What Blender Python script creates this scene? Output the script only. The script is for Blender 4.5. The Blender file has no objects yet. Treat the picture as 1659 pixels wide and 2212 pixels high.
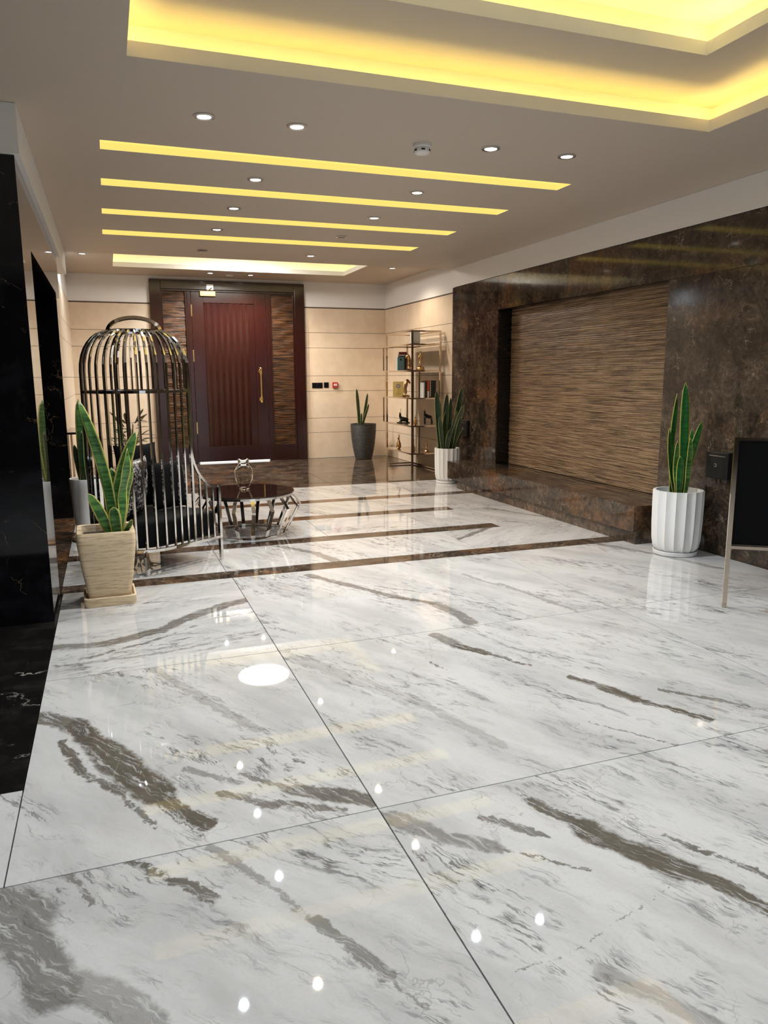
import bpy, bmesh, math, random
from mathutils import Vector, Matrix
random.seed(7)
scene = bpy.context.scene
COL = scene.collection

# ------------------------------------------------------------------ camera
FPX, YAW, PITCH, ROLL = 1620.515, 0.348263, 0.179103, -0.00564
CAM = Vector((0.0, 0.0, 1.5))
fwd = Vector((math.sin(YAW)*math.cos(PITCH), math.cos(YAW)*math.cos(PITCH), -math.sin(PITCH)))
rt0 = Vector((math.cos(YAW), -math.sin(YAW), 0.0)); up0 = rt0.cross(fwd)
rt = math.cos(ROLL)*rt0 + math.sin(ROLL)*up0
up = -math.sin(ROLL)*rt0 + math.cos(ROLL)*up0
cam_data = bpy.data.cameras.new('camera'); cam = bpy.data.objects.new('camera', cam_data)
COL.objects.link(cam); scene.camera = cam
cam_data.sensor_fit = 'HORIZONTAL'; cam_data.sensor_width = 36.0
cam_data.lens = 36.0*FPX/1659.0; cam_data.clip_start = 0.05; cam_data.clip_end = 200
M = Matrix((rt, up, -fwd)).transposed().to_4x4(); M.translation = CAM
cam.matrix_world = M

def ray(x, y): return fwd + rt*((x-829.5)/FPX) - up*((y-1106.0)/FPX)
def at_z(x, y, z=0.0): d = ray(x, y); return CAM + d*((z-CAM.z)/d.z)
def at_y(x, y, Y): d = ray(x, y); return CAM + d*(Y/d.y)
def at_x(x, y, X): d = ray(x, y); return CAM + d*(X/d.x)

# ------------------------------------------------------------------ world, light, exposure
world = bpy.data.worlds.new('world'); scene.world = world; world.use_nodes = True
wb = world.node_tree.nodes.get('Background') or world.node_tree.nodes.new('ShaderNodeBackground')
wb.inputs['Color'].default_value = (0.80, 0.90, 1.0, 1); wb.inputs['Strength'].default_value = 0.7
vs = scene.view_settings
vs.view_transform = 'Standard'; vs.look = 'None'; vs.gamma = 1.0; vs.use_curve_mapping = False
vs.exposure = 0.40
scene.cycles.use_denoising = True
scene.cycles.max_bounces = 10; scene.cycles.diffuse_bounces = 5; scene.cycles.glossy_bounces = 5
scene.cycles.transmission_bounces = 8; scene.cycles.transparent_max_bounces = 8
scene.cycles.sample_clamp_indirect = 6.0
scene.cycles.caustics_reflective = False; scene.cycles.caustics_refractive = False
SPOT_W = 68.0            # every downlight that is switched on
COOL = (0.80, 0.91, 1.0); WARM = (1.0, 0.84, 0.66)
YEL = (1.0, 0.66, 0.13)

# ------------------------------------------------------------------ material helpers
class NT:
    def __init__(s, name):
        s.m = bpy.data.materials.new(name); s.m.use_nodes = True
        s.t = s.m.node_tree; s.b = s.t.nodes['Principled BSDF']
    def n(s, typ, ins=None, **props):
        nd = s.t.nodes.new('ShaderNode'+typ)
        for k, v in props.items(): setattr(nd, k, v)
        for k, v in (ins or {}).items():
            sock = nd.inputs[k]
            if isinstance(v, bpy.types.NodeSocket): s.t.links.new(v, sock)
            else: sock.default_value = v
        return nd
    def math(s, op, a, b=None, c=None, clamp=False):
        ins = {0: a}
        if b is not None: ins[1] = b
        if c is not None: ins[2] = c
        return s.n('Math', ins, operation=op, use_clamp=clamp).outputs[0]
    def vmath(s, op, a, b=None, out=0):
        ins = {0: a}
        if b is not None: ins[1] = b
        return s.n('VectorMath', ins, operation=op).outputs[out]
    def rng(s, v, a, b, c=0.0, d=1.0, smooth=True):
        return s.n('MapRange', {0: v, 1: a, 2: b, 3: c, 4: d}, interpolation_type='SMOOTHSTEP' if smooth else 'LINEAR').outputs[0]
    def noise(s, vec, scale=5, detail=4, rough=.5, dist=0.0, col=False):
        nd = s.n('TexNoise', {'Vector': vec, 'Scale': scale, 'Detail': detail, 'Roughness': rough, 'Distortion': dist})
        return nd.outputs['Color' if col else 'Fac']
    def mix(s, f, a, b, blend='MIX'):
        nd = s.n('Mix', {0: f}, data_type='RGBA', blend_type=blend)
        for i, v in ((6, a), (7, b)):
            if isinstance(v, bpy.types.NodeSocket): s.t.links.new(v, nd.inputs[i])
            else: nd.inputs[i].default_value = (*v, 1) if len(v) == 3 else v
        return nd.outputs[2]
    def pos(s): return s.n('NewGeometry').outputs['Position']
    def gen(s): return s.n('TexCoord').outputs['Object']
    def map(s, vec, loc=(0, 0, 0), rot=(0, 0, 0), scale=(1, 1, 1)):
        return s.n('Mapping', {'Vector': vec, 'Location': loc, 'Rotation': rot, 'Scale': scale}).outputs[0]
    def bump(s, h, strength=.3, dist=.01):
        o = s.n('Bump', {'Height': h, 'Strength': strength, 'Distance': dist}).outputs[0]
        s.t.links.new(o, s.b.inputs['Normal'])
    def set(s, **kw):
        names = dict(color='Base Color', rough='Roughness', metal='Metallic', ior='IOR', spec='Specular IOR Level',
                     coat='Coat Weight', coatr='Coat Roughness', trans='Transmission Weight', ecol='Emission Color',
                     estr='Emission Strength', sheen='Sheen Weight', alpha='Alpha')
        for k, v in kw.items():
            sk = s.b.inputs[names[k]]
            if isinstance(v, bpy.types.NodeSocket): s.t.links.new(v, sk)
            elif isinstance(v, tuple): sk.default_value = (*v, 1) if len(v) == 3 else v
            else: sk.default_value = v
        return s.m

def plain(name, color, rough=.5, metal=0.0, var=.06, scale=8.0, **kw):
    t = NT(name); f = t.noise(t.gen(), scale, 3, .55)
    c = t.mix(f, tuple(x*(1-var) for x in color), tuple(min(1, x*(1+var)) for x in color))
    return t.set(color=c, rough=rough, metal=metal, **kw)

def emit(name, color, strength):
    t = NT(name); t.set(color=(0.02, .02, .02), ecol=color, estr=strength, rough=.4); return t.m

def white_marble(name, angle, segs, seed=0.0):
    """polished white slab: streaks along `angle` (degrees), brown-grey veins along the given floor segments"""
    t = NT(name); P = t.pos()
    P = t.map(P, scale=(1, 1, 0))
    nz = t.noise(t.map(P, loc=(seed, 0, 0)), 2.6, 5, .62, col=True)
    nz = t.vmath('SUBTRACT', nz, (.5, .5, .5))
    U = t.map(t.map(P, loc=(seed*3.1, seed, 0)), rot=(0, 0, -math.radians(angle)))
    Ud = t.vmath('ADD', U, t.vmath('SCALE', nz)); Ud.node.inputs[1].links[0].from_node.inputs['Scale'].default_value = .16
    clouds = t.noise(t.map(Ud, scale=(.7, 2.6, 1)), 1.5, 8, .62)
    base = t.mix(t.rng(clouds, .32, .62), (.48, .47, .465), (.62, .608, .60))
    msk = t.rng(t.noise(t.map(Ud, loc=(5, 2, 0), scale=(.8, 2.4, 1)), 1.3, 4, .55), .40, .64)
    for (sx_, sy_, lo, k_, col_) in ((1.1, 9, .022, .9, (.11, .105, .10)), (2.2, 24, .034, .85, (.10, .095, .09)), (5.5, 50, .05, .8, (.075, .07, .066))):
        nn = t.noise(t.map(Ud, loc=(sx_*3, sy_, 0), scale=(sx_, sy_, 1)), 1.0, 7, .62)
        ln = t.rng(t.math('ABSOLUTE', t.math('SUBTRACT', nn, .5)), lo, lo*.15)
        gate = t.rng(t.noise(t.map(Ud, loc=(sy_, 1, 0), scale=(sx_*1.5, sy_*.35, 1)), 1.2, 3, .6), .50, .62)
        base = t.mix(t.math('MULTIPLY', t.math('MULTIPLY', ln, gate), t.math('MULTIPLY', msk, k_)), base, col_)
    st = t.noise(t.map(Ud, scale=(1.6, 15, 1)), 1.9, 10, .72)
    base = t.mix(t.math('MULTIPLY', t.math('MULTIPLY', t.rng(st, .53, .72), msk), .55), base, (.30, .29, .285))
    gr = t.noise(P, 90, 4, .7)
    base = t.mix(t.math('MULTIPLY', t.rng(gr, .48, .70), .22), base, (.42, .40, .38))
    vd = t.vmath('ADD', P, t.vmath('SCALE', nz)); vd.node.inputs[1].links[0].from_node.inputs['Scale'].default_value = .5
    vo = t.n('TexVoronoi', {'Vector': t.map(vd, loc=(seed, seed*.7, 0), rot=(0, 0, .5), scale=(1, .6, 1)), 'Scale': 1.7}, feature='DISTANCE_TO_EDGE').outputs['Distance']
    hair = t.math('MULTIPLY', t.rng(vo, .006, .001), t.rng(t.noise(P, 2.2, 3, .5), .45, .62))
    base = t.mix(t.math('MULTIPLY', hair, .55), base, (.30, .28, .265))
    if segs:
        Ps = t.vmath('ADD', P, t.vmath('SCALE', nz)); Ps.node.inputs[1].links[0].from_node.inputs['Scale'].default_value = .11
        fine = t.noise(t.map(t.map(P, loc=(seed, 0, 0)), rot=(0, 0, -math.radians(angle))), 26, 6, .7, col=True)
        f2 = t.vmath('SCALE', t.vmath('SUBTRACT', fine, (.5, .5, .5))); f2.node.inputs['Scale'].default_value = .06
        Ps = t.vmath('ADD', Ps, f2)
        tot = None
        for (a, b, w, k) in segs:
            A = at_z(*a); B = at_z(*b); ba = B-A; L2 = ba.length_squared
            pa = t.vmath('SUBTRACT', Ps, (A.x, A.y, 0))
            h = t.math('MULTIPLY', t.vmath('DOT_PRODUCT', pa, (ba.x, ba.y, 0), out=1), 1.0/L2, clamp=True)
            q = t.vmath('SCALE', (ba.x, ba.y, 0)); t.t.links.new(h, q.node.inputs['Scale'])
            d = t.vmath('LENGTH', t.vmath('SUBTRACT', pa, q), out=1)
            dd = t.math('DIVIDE', d, w*1.2)
            mk = t.math('MULTIPLY', t.rng(dd, 1.0, .62), k)
            tot = mk if tot is None else t.math('MAXIMUM', tot, mk)
        brk = t.rng(t.noise(t.map(Ud, scale=(1.4, 15, 1)), 3.6, 10, .78), .40, .49, .30, 1.0)
        vc = t.mix(t.noise(Ud, 9, 6, .7), (.060, .050, .038), (.185, .160, .132))
        base = t.mix(t.math('MULTIPLY', tot, brk), base, vc)
    return t.set(color=base, rough=.018, ior=1.46)

def brown_marble(name, dark=1.0, seed=0.0, rough=.07):
    t = NT(name); P = t.map(t.pos(), loc=(seed, seed*.6, seed*.3))
    nz = t.vmath('SUBTRACT', t.noise(P, 3.0, 6, .65, col=True), (.5, .5, .5))
    s = t.vmath('SCALE', nz); s.node.inputs['Scale'].default_value = .35
    D = t.vmath('ADD', P, s)
    a = t.noise(D, 3.2, 12, .78); b = t.noise(t.map(D, loc=(7, 3, 1)), 1.3, 6, .65)
    fine = t.noise(t.map(D, loc=(1, 9, 4)), 26, 8, .75)
    c = t.mix(t.rng(a, .36, .66), (.014*dark, .010*dark, .008*dark), (.105*dark, .075*dark, .052*dark))
    c = t.mix(t.math('MULTIPLY', t.rng(b, .50, .66), .7), c, (.175*dark, .082*dark, .034*dark))
    c = t.mix(t.rng(fine, .62, .38, 0, .7), c, (.010*dark, .0075*dark, .006*dark))
    c = t.mix(t.math('MULTIPLY', t.rng(fine, .60, .72), .55), c, (.22*dark, .16*dark, .11*dark))
    vb = t.n('TexVoronoi', {'Vector': t.map(D, scale=(1, 1, .7)), 'Scale': 11.0}, feature='F1').outputs['Distance']
    c = t.mix(t.math('MULTIPLY', t.rng(vb, .42, .16), t.math('MULTIPLY', t.rng(t.noise(P, 1.6, 3), .45, .6), .75)), c, (.012*dark, .009*dark, .008*dark))
    v1 = t.n('TexVoronoi', {'Vector': D, 'Scale': 9.0}, feature='DISTANCE_TO_EDGE').outputs['Distance']
    k = t.math('MULTIPLY', t.rng(v1, .020, .004), t.rng(t.noise(P, 6.5, 4), .54, .66))
    c = t.mix(t.math('MULTIPLY', k, .7), c, (.36*dark, .28*dark, .21*dark))
    return t.set(color=c, rough=rough, ior=1.5)

def black_marble(name, vein=(.30, .20, .10), amount=.6, base=(.004, .004, .005), scale=3.4, rough=.06, ior=1.5):
    t = NT(name); P = t.pos()
    nz = t.vmath('SUBTRACT', t.noise(P, 2.6, 6, .65, col=True), (.5, .5, .5))
    s = t.vmath('SCALE', nz); s.node.inputs['Scale'].default_value = .55
    D = t.vmath('ADD', P, s)
    v1 = t.n('TexVoronoi', {'Vector': D, 'Scale': scale}, feature='DISTANCE_TO_EDGE').outputs['Distance']
    k = t.math('MULTIPLY', t.rng(v1, .011, .002), t.rng(t.noise(P, 3.4, 4, .6), .50, .64))
    cl = t.noise(D, 5, 6, .65)
    c = t.mix(t.rng(cl, .45, .75), base, tuple(x*3.2 for x in base))
    c = t.mix(t.math('MULTIPLY', k, amount), c, vein)
    return t.set(color=c, rough=rough, ior=ior)

def limestone(name):
    t = NT(name); P = t.pos()
    c = t.mix(t.rng(t.noise(P, 3.2, 6, .6), .3, .7), (.70, .56, .415), (.79, .655, .50))
    sp = t.noise(P, 130, 3, .6)
    c = t.mix(t.math('MULTIPLY', t.rng(sp, .58, .72), .35), c, (.40, .29, .19))
    t.bump(sp, .06, .004)
    return t.set(color=c, rough=.42)

def wood(name):
    t = NT(name); G = t.gen()
    g = t.noise(t.map(G, scale=(60, 60, 2.2)), 1.6, 8, .65)
    c = t.mix(t.rng(g, .25, .78), (.011, .0019, .0014), (.032, .0058, .0038))
    return t.set(color=c, rough=.20, coat=.5, coatr=.10)

def leaf_mat(name, mid, dark, edge, edge_w=.22):
    t = NT(name)
    uv = t.n('UVMap').outputs[0]
    sx = t.n('SeparateXYZ', {0: uv})
    e = t.math('ABSOLUTE', t.math('SUBTRACT', sx.outputs[0], .5))
    wav = t.noise(t.map(t.gen(), scale=(6, 6, 46)), 1.2, 5, .62)
    c = t.mix(t.rng(wav, .38, .62), dark, mid)
    e = t.math('ADD', e, t.math('MULTIPLY', t.math('SUBTRACT', t.noise(t.gen(), 22, 3), .5), .06))
    c = t.mix(t.rng(e, .5-edge_w, .5-edge_w+.05), c, edge)
    return t.set(color=c, rough=.34)

MAT = {}
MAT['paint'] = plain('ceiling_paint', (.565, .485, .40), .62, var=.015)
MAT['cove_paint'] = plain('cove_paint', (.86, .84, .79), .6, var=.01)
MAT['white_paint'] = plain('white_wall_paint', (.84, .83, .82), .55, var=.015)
MAT['limestone'] = limestone('beige_limestone')
MAT['joint'] = plain('dark_joint', (.10, .07, .05), .8)
MAT['grout'] = plain('dark_grout', (.05, .045, .04), .8)
MAT['brown'] = brown_marble('brown_marble', 1.25, 0.0)
MAT['brown2'] = brown_marble('brown_marble_second_cut', 1.3, 4.7)
MAT['brown_floor'] = brown_marble('brown_floor_marble', 1.7, 9.1, .04)
MAT['stripe'] = brown_marble('brown_stripe_marble', 1.9, 13.0, .05)
MAT['black_marble'] = black_marble('black_marble_gold_veins')
MAT['black_floor'] = black_marble('black_floor_marble', vein=(.55, .5, .45), base=(.0075, .0065, .006), scale=1.4)
MAT['polished'] = black_marble('polished_return_marble', base=(.03, .022, .015), rough=.03, ior=1.9)
MAT['wood'] = wood('mahogany')
MAT['chrome'] = plain('chrome', (.80, .77, .73), .07, 1.0, var=.02)
MAT['bronze_chrome'] = plain('warm_chrome', (.62, .52, .42), .10, 1.0, var=.03)
MAT['brass'] = plain('brass', (.86, .62, .25), .18, 1.0)
MAT['gold'] = plain('gold_figure', (.58, .36, .16), .20, 1.0)
MAT['steel'] = plain('brushed_steel', (.75, .75, .76), .28, 1.0)
MAT['black'] = plain('black_plastic', (.006, .006, .007), .35)
MAT['black_figure'] = plain('black_figure_lacquer', (.008, .007, .007), .18)
MAT['velvet'] = plain('black_velvet', (.002, .002, .0026), .95, var=.4, scale=20, spec=.15)
MAT['leather'] = plain('black_leather', (.0012, .0012, .0016), .75, spec=.15)
MAT['dark_glass'] = plain('dark_glass', (.008, .005, .005), .03, var=.02)
MAT['soil'] = plain('soil', (.055, .035, .022), .95, var=.7, scale=60)
MAT['white_pot'] = plain('white_glazed_pot', (.82, .82, .82), .35, var=.02)
MAT['terracotta'] = plain('stained_rim', (.45, .27, .15), .7, var=.3)
MAT['red'] = plain('red_plastic', (.42, .03, .03), .4)
MAT['white_plastic'] = plain('white_plastic', (.82, .80, .77), .4)
MAT['shelf_board'] = plain('bronze_mirror_shelf', (.55, .44, .33), .12, .85)
MAT['leaf_a'] = leaf_mat('snake_leaf_bright', (.085, .22, .045), (.014, .075, .014), (.50, .45, .11), .13)
MAT['leaf_b'] = leaf_mat('snake_leaf_dark', (.020, .055, .018), (.008, .024, .010), (.30, .27, .09), .11)
MAT['leaf_c'] = leaf_mat('snake_leaf_pure', (.020, .15, .022), (.010, .075, .014), (.45, .42, .08), .10)
MAT['leaf_olive'] = plain('olive_leaf', (.10, .085, .025), .5, var=.35)
MAT['strip_glow'] = emit('yellow_diffuser', (1.0, .73, .17), .80)
MAT['led'] = emit('yellow_led', (1.0, .76, .21), 15.0)
MAT['led_small'] = emit('pale_yellow_led', (1.0, .82, .34), 7.0)
MAT['cool_lens'] = emit('cool_lens', (.86, .94, 1.0), 9.0)
MAT['warm_lens'] = emit('warm_lens', (1.0, .90, .78), 9.0)
MAT['round_glow'] = emit('white_opal', (1.0, .94, .87), 48.0)
MAT['dim_lens'] = plain('switched_off_lens', (.05, .05, .06), .2)
t = NT('clear_glass'); MAT['glass'] = t.set(color=(.95, .95, .92), rough=.01, trans=1.0, ior=1.30)
t = NT('beige_ceramic'); P_ = t.gen()
s_ = t.noise(t.map(P_, scale=(5, 5, 60)), 1.6, 8, .7)
t.bump(s_, .5, .006)
MAT['beige_pot'] = t.set(color=t.mix(t.rng(s_, .34, .56), (.46, .33, .19), (.72, .575, .385)), rough=.6)
t = NT('carved_bronze_panel'); P_ = t.gen()
s_ = t.noise(t.map(P_, scale=(2.5, 2.5, 26)), 1.3, 6, .6)
t.bump(s_, .9, .02)
MAT['bronze_panel'] = t.set(color=t.mix(t.rng(s_, .35, .65), (.012, .005, .002), (.105, .040, .010)), rough=.33, metal=.35)
t = NT('grey_ribbed_pot'); P_ = t.gen()
MAT['grey_pot'] = t.set(color=t.mix(t.noise(t.map(P_, scale=(6, 6, 60)), 1.5, 5, .6), (.016, .014, .013), (.055, .048, .042)), rough=.62)
t = NT('split_travertine'); P_ = t.pos()
s_ = t.noise(t.map(P_, scale=(1.5, 1.5, 52)), 1.5, 9, .75)
b_ = t.noise(t.map(P_, scale=(1, 1, 1.6)), 1.3, 5, .6)
c_ = t.mix(t.rng(s_, .36, .62), (.085, .048, .028), (.40, .27, .165))
c_ = t.mix(t.math('MULTIPLY', t.rng(b_, .5, .72), .4), c_, (.46, .32, .165))
t.bump(s_, .35, .008)
MAT['split_stone'] = t.set(color=c_, rough=.36)
t = NT('glitter_fabric'); P_ = t.gen()
vo_ = t.n('TexVoronoi', {'Vector': t.map(P_, scale=(1, 1, .7)), 'Scale': 42.0}, feature='DISTANCE_TO_EDGE').outputs['Distance']
gl_ = t.math('MULTIPLY', t.rng(vo_, .10, .03), t.rng(t.noise(P_, 16, 3), .44, .54))
MAT['glitter'] = t.set(color=t.mix(gl_, (.002, .002, .003), (.55, .55, .57)), rough=.4, spec=.3)

# ------------------------------------------------------------------ geometry helpers
class MB:
    def __init__(s): s.v = []; s.f = []; s.uv = None
    def add(s, vs, fs):
        o = len(s.v); s.v += [tuple(v) for v in vs]; s.f += [tuple(i+o for i in f) for f in fs]; return s
    def box(s, x0, x1, y0, y1, z0, z1):
        return s.add([(x0,y0,z0),(x1,y0,z0),(x1,y1,z0),(x0,y1,z0),(x0,y0,z1),(x1,y0,z1),(x1,y1,z1),(x0,y1,z1)],
                     [(0,3,2,1),(4,5,6,7),(0,1,5,4),(1,2,6,5),(2,3,7,6),(3,0,4,7)])
    def quad(s, a, b, c, d): return s.add([a, b, c, d], [(0, 1, 2, 3)])
    def lathe(s, prof, n=32, c=(0, 0, 0), cap=True):
        o = len(s.v)
        for r_, z in prof:
            for i in range(n):
                a = 2*math.pi*i/n; s.v.append((c[0]+r_*math.cos(a), c[1]+r_*math.sin(a), c[2]+z))
        for j in range(len(prof)-1):
            for i in range(n):
                k = (i+1) % n; s.f.append((o+j*n+i, o+j*n+k, o+(j+1)*n+k, o+(j+1)*n+i))
        if cap:
            s.f.append(tuple(o+i for i in reversed(range(n)))); s.f.append(tuple(o+(len(prof)-1)*n+i for i in range(n)))
        return s
    def sweep(s, pts, w, h=None, n=4, closed=False, upv=None, taper=None):
        """tube of n sides (4 = square bar) along pts; w,h half sizes"""
        h = w if h is None else h
        pts = [Vector(p) for p in pts]; N = len(pts); o = len(s.v); prev = None
        for i, p in enumerate(pts):
            if closed: tg = pts[(i+1) % N]-pts[i-1]
            else: tg = pts[min(i+1, N-1)]-pts[max(i-1, 0)]
            tg.normalize()
            ref = Vector(upv) if upv else (prev if prev is not None else (Vector((0, 0, 1)) if abs(tg.z) < .9 else Vector((0, 1, 0))))
            b = tg.cross(ref)
            if b.length < 1e-5: b = tg.cross(Vector((1, 0, 0)))
            b.normalize(); u = b.cross(tg).normalized(); prev = u
            k = taper[i] if taper else 1.0
            for j in range(n):
                a = 2*math.pi*(j+.5)/n; q = math.sqrt(2) if n == 4 else 1.0
                s.v.append(tuple(p + b*(math.cos(a)*w*q*k) + u*(math.sin(a)*h*q*k)))
        for i in range(N if closed else N-1):
            i2 = (i+1) % N
            for j in range(n):
                k2 = (j+1) % n; s.f.append((o+i*n+j, o+i2*n+j, o+i2*n+k2, o+i*n+k2))
        if not closed:
            s.f.append(tuple(o+j for j in range(n))); s.f.append(tuple(o+(N-1)*n+j for j in reversed(range(n))))
        return s
    def ellipsoid(s, c, r, nu=14, nv=9, p=1.0):
        vs = []; fs = []
        for j in range(nv+1):
            th = math.pi*j/nv - math.pi/2
            for i in range(nu):
                ph = 2*math.pi*i/nu
                sg = lambda x: math.copysign(abs(x)**p, x)
                vs.append((c[0]+r[0]*sg(math.cos(th))*sg(math.cos(ph)), c[1]+r[1]*sg(math.cos(th))*sg(math.sin(ph)), c[2]+r[2]*sg(math.sin(th))))
        for j in range(nv):
            for i in range(nu):
                k = (i+1) % nu; fs.append((j*nu+i, j*nu+k, (j+1)*nu+k, (j+1)*nu+i))
        return s.add(vs, fs)
    def mesh(s, name):
        me = bpy.data.meshes.new(name); me.from_pydata(s.v, [], s.f); me.update()
        bm = bmesh.new(); bm.from_mesh(me); bmesh.ops.recalc_face_normals(bm, faces=bm.faces); bm.to_mesh(me); bm.free()
        return me
    def build(s, name, mat, parent=None, smooth=False, bevel=0.0, loc=None, rotz=0.0):
        me = s.mesh(name); me.materials.append(MAT[mat] if isinstance(mat, str) else mat)
        o = bpy.data.objects.new(name, me); COL.objects.link(o)
        if parent is not None: o.parent = parent
        if loc is not None: o.location = loc
        o.rotation_euler = (0, 0, rotz)
        if smooth:
            for p_ in me.polygons: p_.use_smooth = True
            try: me.set_sharp_from_angle(angle=math.radians(50))
            except Exception: pass
        if bevel:
            b = o.modifiers.new('bevel', 'BEVEL'); b.width = bevel; b.segments = 2; b.limit_method = 'ANGLE'
        return o

def tag(o, label, cat, group=None, kind=None):
    o['label'] = label; o['category'] = cat
    if group: o['group'] = group
    if kind: o['kind'] = kind
    return o
def thing(name, label, cat, loc=(0, 0, 0), rotz=0.0, group=None, kind=None):
    o = bpy.data.objects.new(name, None); COL.objects.link(o); o.location = loc; o.rotation_euler = (0, 0, rotz)
    o.empty_display_size = .1
    return tag(o, label, cat, group, kind)
def child_copy(src, parent):
    c = src.copy(); COL.objects.link(c); c.parent = parent; return c
def copy_tree(root, loc, rotz=None, label=None):
    r_ = root.copy(); COL.objects.link(r_); r_.location = loc
    if rotz is not None: r_.rotation_euler = (0, 0, rotz)
    if label: r_['label'] = label
    for ch in list(root.children):
        c = child_copy(ch, r_)
        for g in list(ch.children): child_copy(g, c)
    return r_

def skin_obj(name, mat, parent, verts, edges, radii, sub=2):
    me = bpy.data.meshes.new(name); me.from_pydata([tuple(v) for v in verts], edges, []); me.update()
    o = bpy.data.objects.new(name, me); COL.objects.link(o)
    if parent is not None: o.parent = parent
    me.materials.append(MAT[mat])
    sk = o.modifiers.new('skin', 'SKIN'); sk.use_smooth_shade = True
    if not me.skin_vertices: 
        bm = bmesh.new(); bm.from_mesh(me); bm.verts.layers.skin.verify(); bm.to_mesh(me); bm.free()
    for i, r_ in enumerate(radii):
        rr = r_ if isinstance(r_, tuple) else (r_, r_)
        me.skin_vertices[0].data[i].radius = rr
        me.skin_vertices[0].data[i].use_root = (i == 0)
    ss = o.modifiers.new('sub', 'SUBSURF'); ss.levels = sub; ss.render_levels = sub
    return o

# ================================================================== STRUCTURE
XR, XB, XL, YB = 4.74, 4.965, -0.405, 13.55       # brown wall, beige wall at the back, left wall, back wall
ZC, ZF, ZBAND = 3.0, 3.17, 2.735                  # near ceiling, rear ceiling, bottom of the white band
YSTEP, YFRONT, XFAR, YP = 10.2, -4.0, -4.5, 4.94

# ---- floor
floor = MB().box(XFAR-.2, XB+.2, YFRONT-.2, YB+.2, -.12, -.022).build('floor', 'grout')
tag(floor, 'polished white marble floor with dark inlaid stripes and brown rear zone', 'floor', kind='structure')
G = .0022
def slab(name, x0, x1, y0, y1, mat):
    return MB().box(x0+G, x1-G, y0+G, y1-G, -.022, 0).build(name, mat, floor, bevel=.0008)
S = {}
S['L2'] = [((110,1398),(230,1390),.050,.75), ((230,1390),(345,1362),.055,.9), ((345,1362),(430,1325),.045,.85), ((430,1325),(528,1296),.055,.85),
           ((200,1420),(350,1378),.016,.8), ((350,1378),(420,1352),.016,.6), ((120,1440),(330,1415),.015,.5), ((300,1420),(440,1392),.014,.5)]
S['L1'] = [((88,1552),(160,1570),.060,.9), ((160,1570),(215,1610),.055,1), ((215,1610),(290,1680),.070,1), ((290,1680),(345,1720),.075,1), ((345,1720),(445,1785),.035,1),
           ((130,1605),(180,1665),.026,.95), ((180,1665),(260,1715),.022,.9), ((240,1700),(330,1790),.010,.8), ((260,1690),(450,1820),.007,.8), ((400,1665),(520,1690),.018,.6),
           ((480,1715),(600,1740),.024,.8), ((520,1670),(640,1705),.014,.7), ((640,1705),(800,1730),.045,.9), ((600,1735),(740,1750),.018,.8), ((330,1445),(560,1580),.030,.35)]
S['L0'] = [((-60,1940),(40,1990),.10,.75), ((30,2000),(130,2130),.07,.75), ((100,2080),(330,2212),.05,.5), ((270,1862),(380,1905),.014,.9), ((380,1905),(460,1945),.020,.9),
           ((140,1890),(200,1950),.012,.7), ((450,1830),(560,1905),.018,.55), ((560,1905),(700,2000),.012,.5), ((690,1990),(840,2110),.022,.7), ((840,2110),(930,2180),.007,.6), ((0,1830),(150,1900),.02,.4)]
S['R2'] = [((665,1243),(760,1265),.040,.8), ((760,1265),(850,1290),.030,.8), ((850,1290),(945,1305),.030,.9), ((945,1305),(1020,1345),.050,.75), ((830,1270),(980,1290),.012,.6),
           ((1180,1225),(1330,1255),.020,.4), ((1080,1260),(1270,1330),.018,.5), ((1000,1240),(1200,1300),.018,.4)]
S['R1'] = [((938,1372),(985,1395),.045,.75), ((985,1395),(1050,1412),.035,1), ((1050,1412),(1150,1437),.018,.9), ((1232,1462),(1300,1485),.026,.95), ((1300,1485),(1370,1510),.040,1),
           ((1370,1510),(1528,1555),.028,1), ((1430,1490),(1540,1510),.016,.8), ((1540,1510),(1665,1535),.014,.7), ((1270,1560),(1500,1620),.007,.7), ((640,1420),(900,1520),.05,.22),
           ((930,1430),(965,1445),.010,.8), ((880,1500),(1080,1610),.03,.3)]
S['R0'] = [((1152,1732),(1262,1788),.028,.95), ((1262,1788),(1370,1838),.055,1), ((1370,1838),(1475,1882),.062,1), ((1475,1882),(1590,1925),.036,1), ((1590,1925),(1700,1985),.030,1),
           ((1440,1802),(1540,1845),.016,.9), ((1540,1845),(1690,1905),.018,.9), ((1130,1720),(1290,1775),.006,.9), ((840,1765),(930,1800),.040,.6), ((930,1800),(1070,1830),.036,.65),
           ((1050,1768),(1180,1805),.018,.8), ((1070,1830),(1275,1885),.010,.8), ((1050,2122),(1150,2090),.004,.7), ((1150,2090),(1260,2048),.004,.7), ((1260,2048),(1480,1905),.003,.6), ((1300,2100),(1560,2230),.03,.4)]
S['RR2'] = [((1280,1172),(1380,1190),.04,.6), ((1380,1190),(1560,1228),.035,.6), ((1340,1318),(1560,1340),.02,.6)]
S['A1'] = [((600,1180),(680,1195),.035,.7), ((680,1195),(745,1218),.05,.7)]
S['A2'] = [((990,1165),(1050,1140),.035,.8), ((1050,1140),(1115,1118),.04,.7)]
S['A3'] = [((1040,1095),(1190,1118),.03,.6)]
ncount = [0]
def wm(key=None, ang=-64):
    ncount[0] += 1
    return white_marble('white_marble_%s' % (key or ncount[0]), ang, S.get(key, []), seed=ncount[0]*1.73)
JX = [-4.6, -1.43, .80, 3.03, XR]; JY = [-4.1, -1.02, .63, 2.28, 3.93, 5.58]
generic = [wm(None, -62), wm(None, 8), wm(None, -70)]
XD, YD = -.39, 2.855            # black floor patch in front of the pillar
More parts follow.
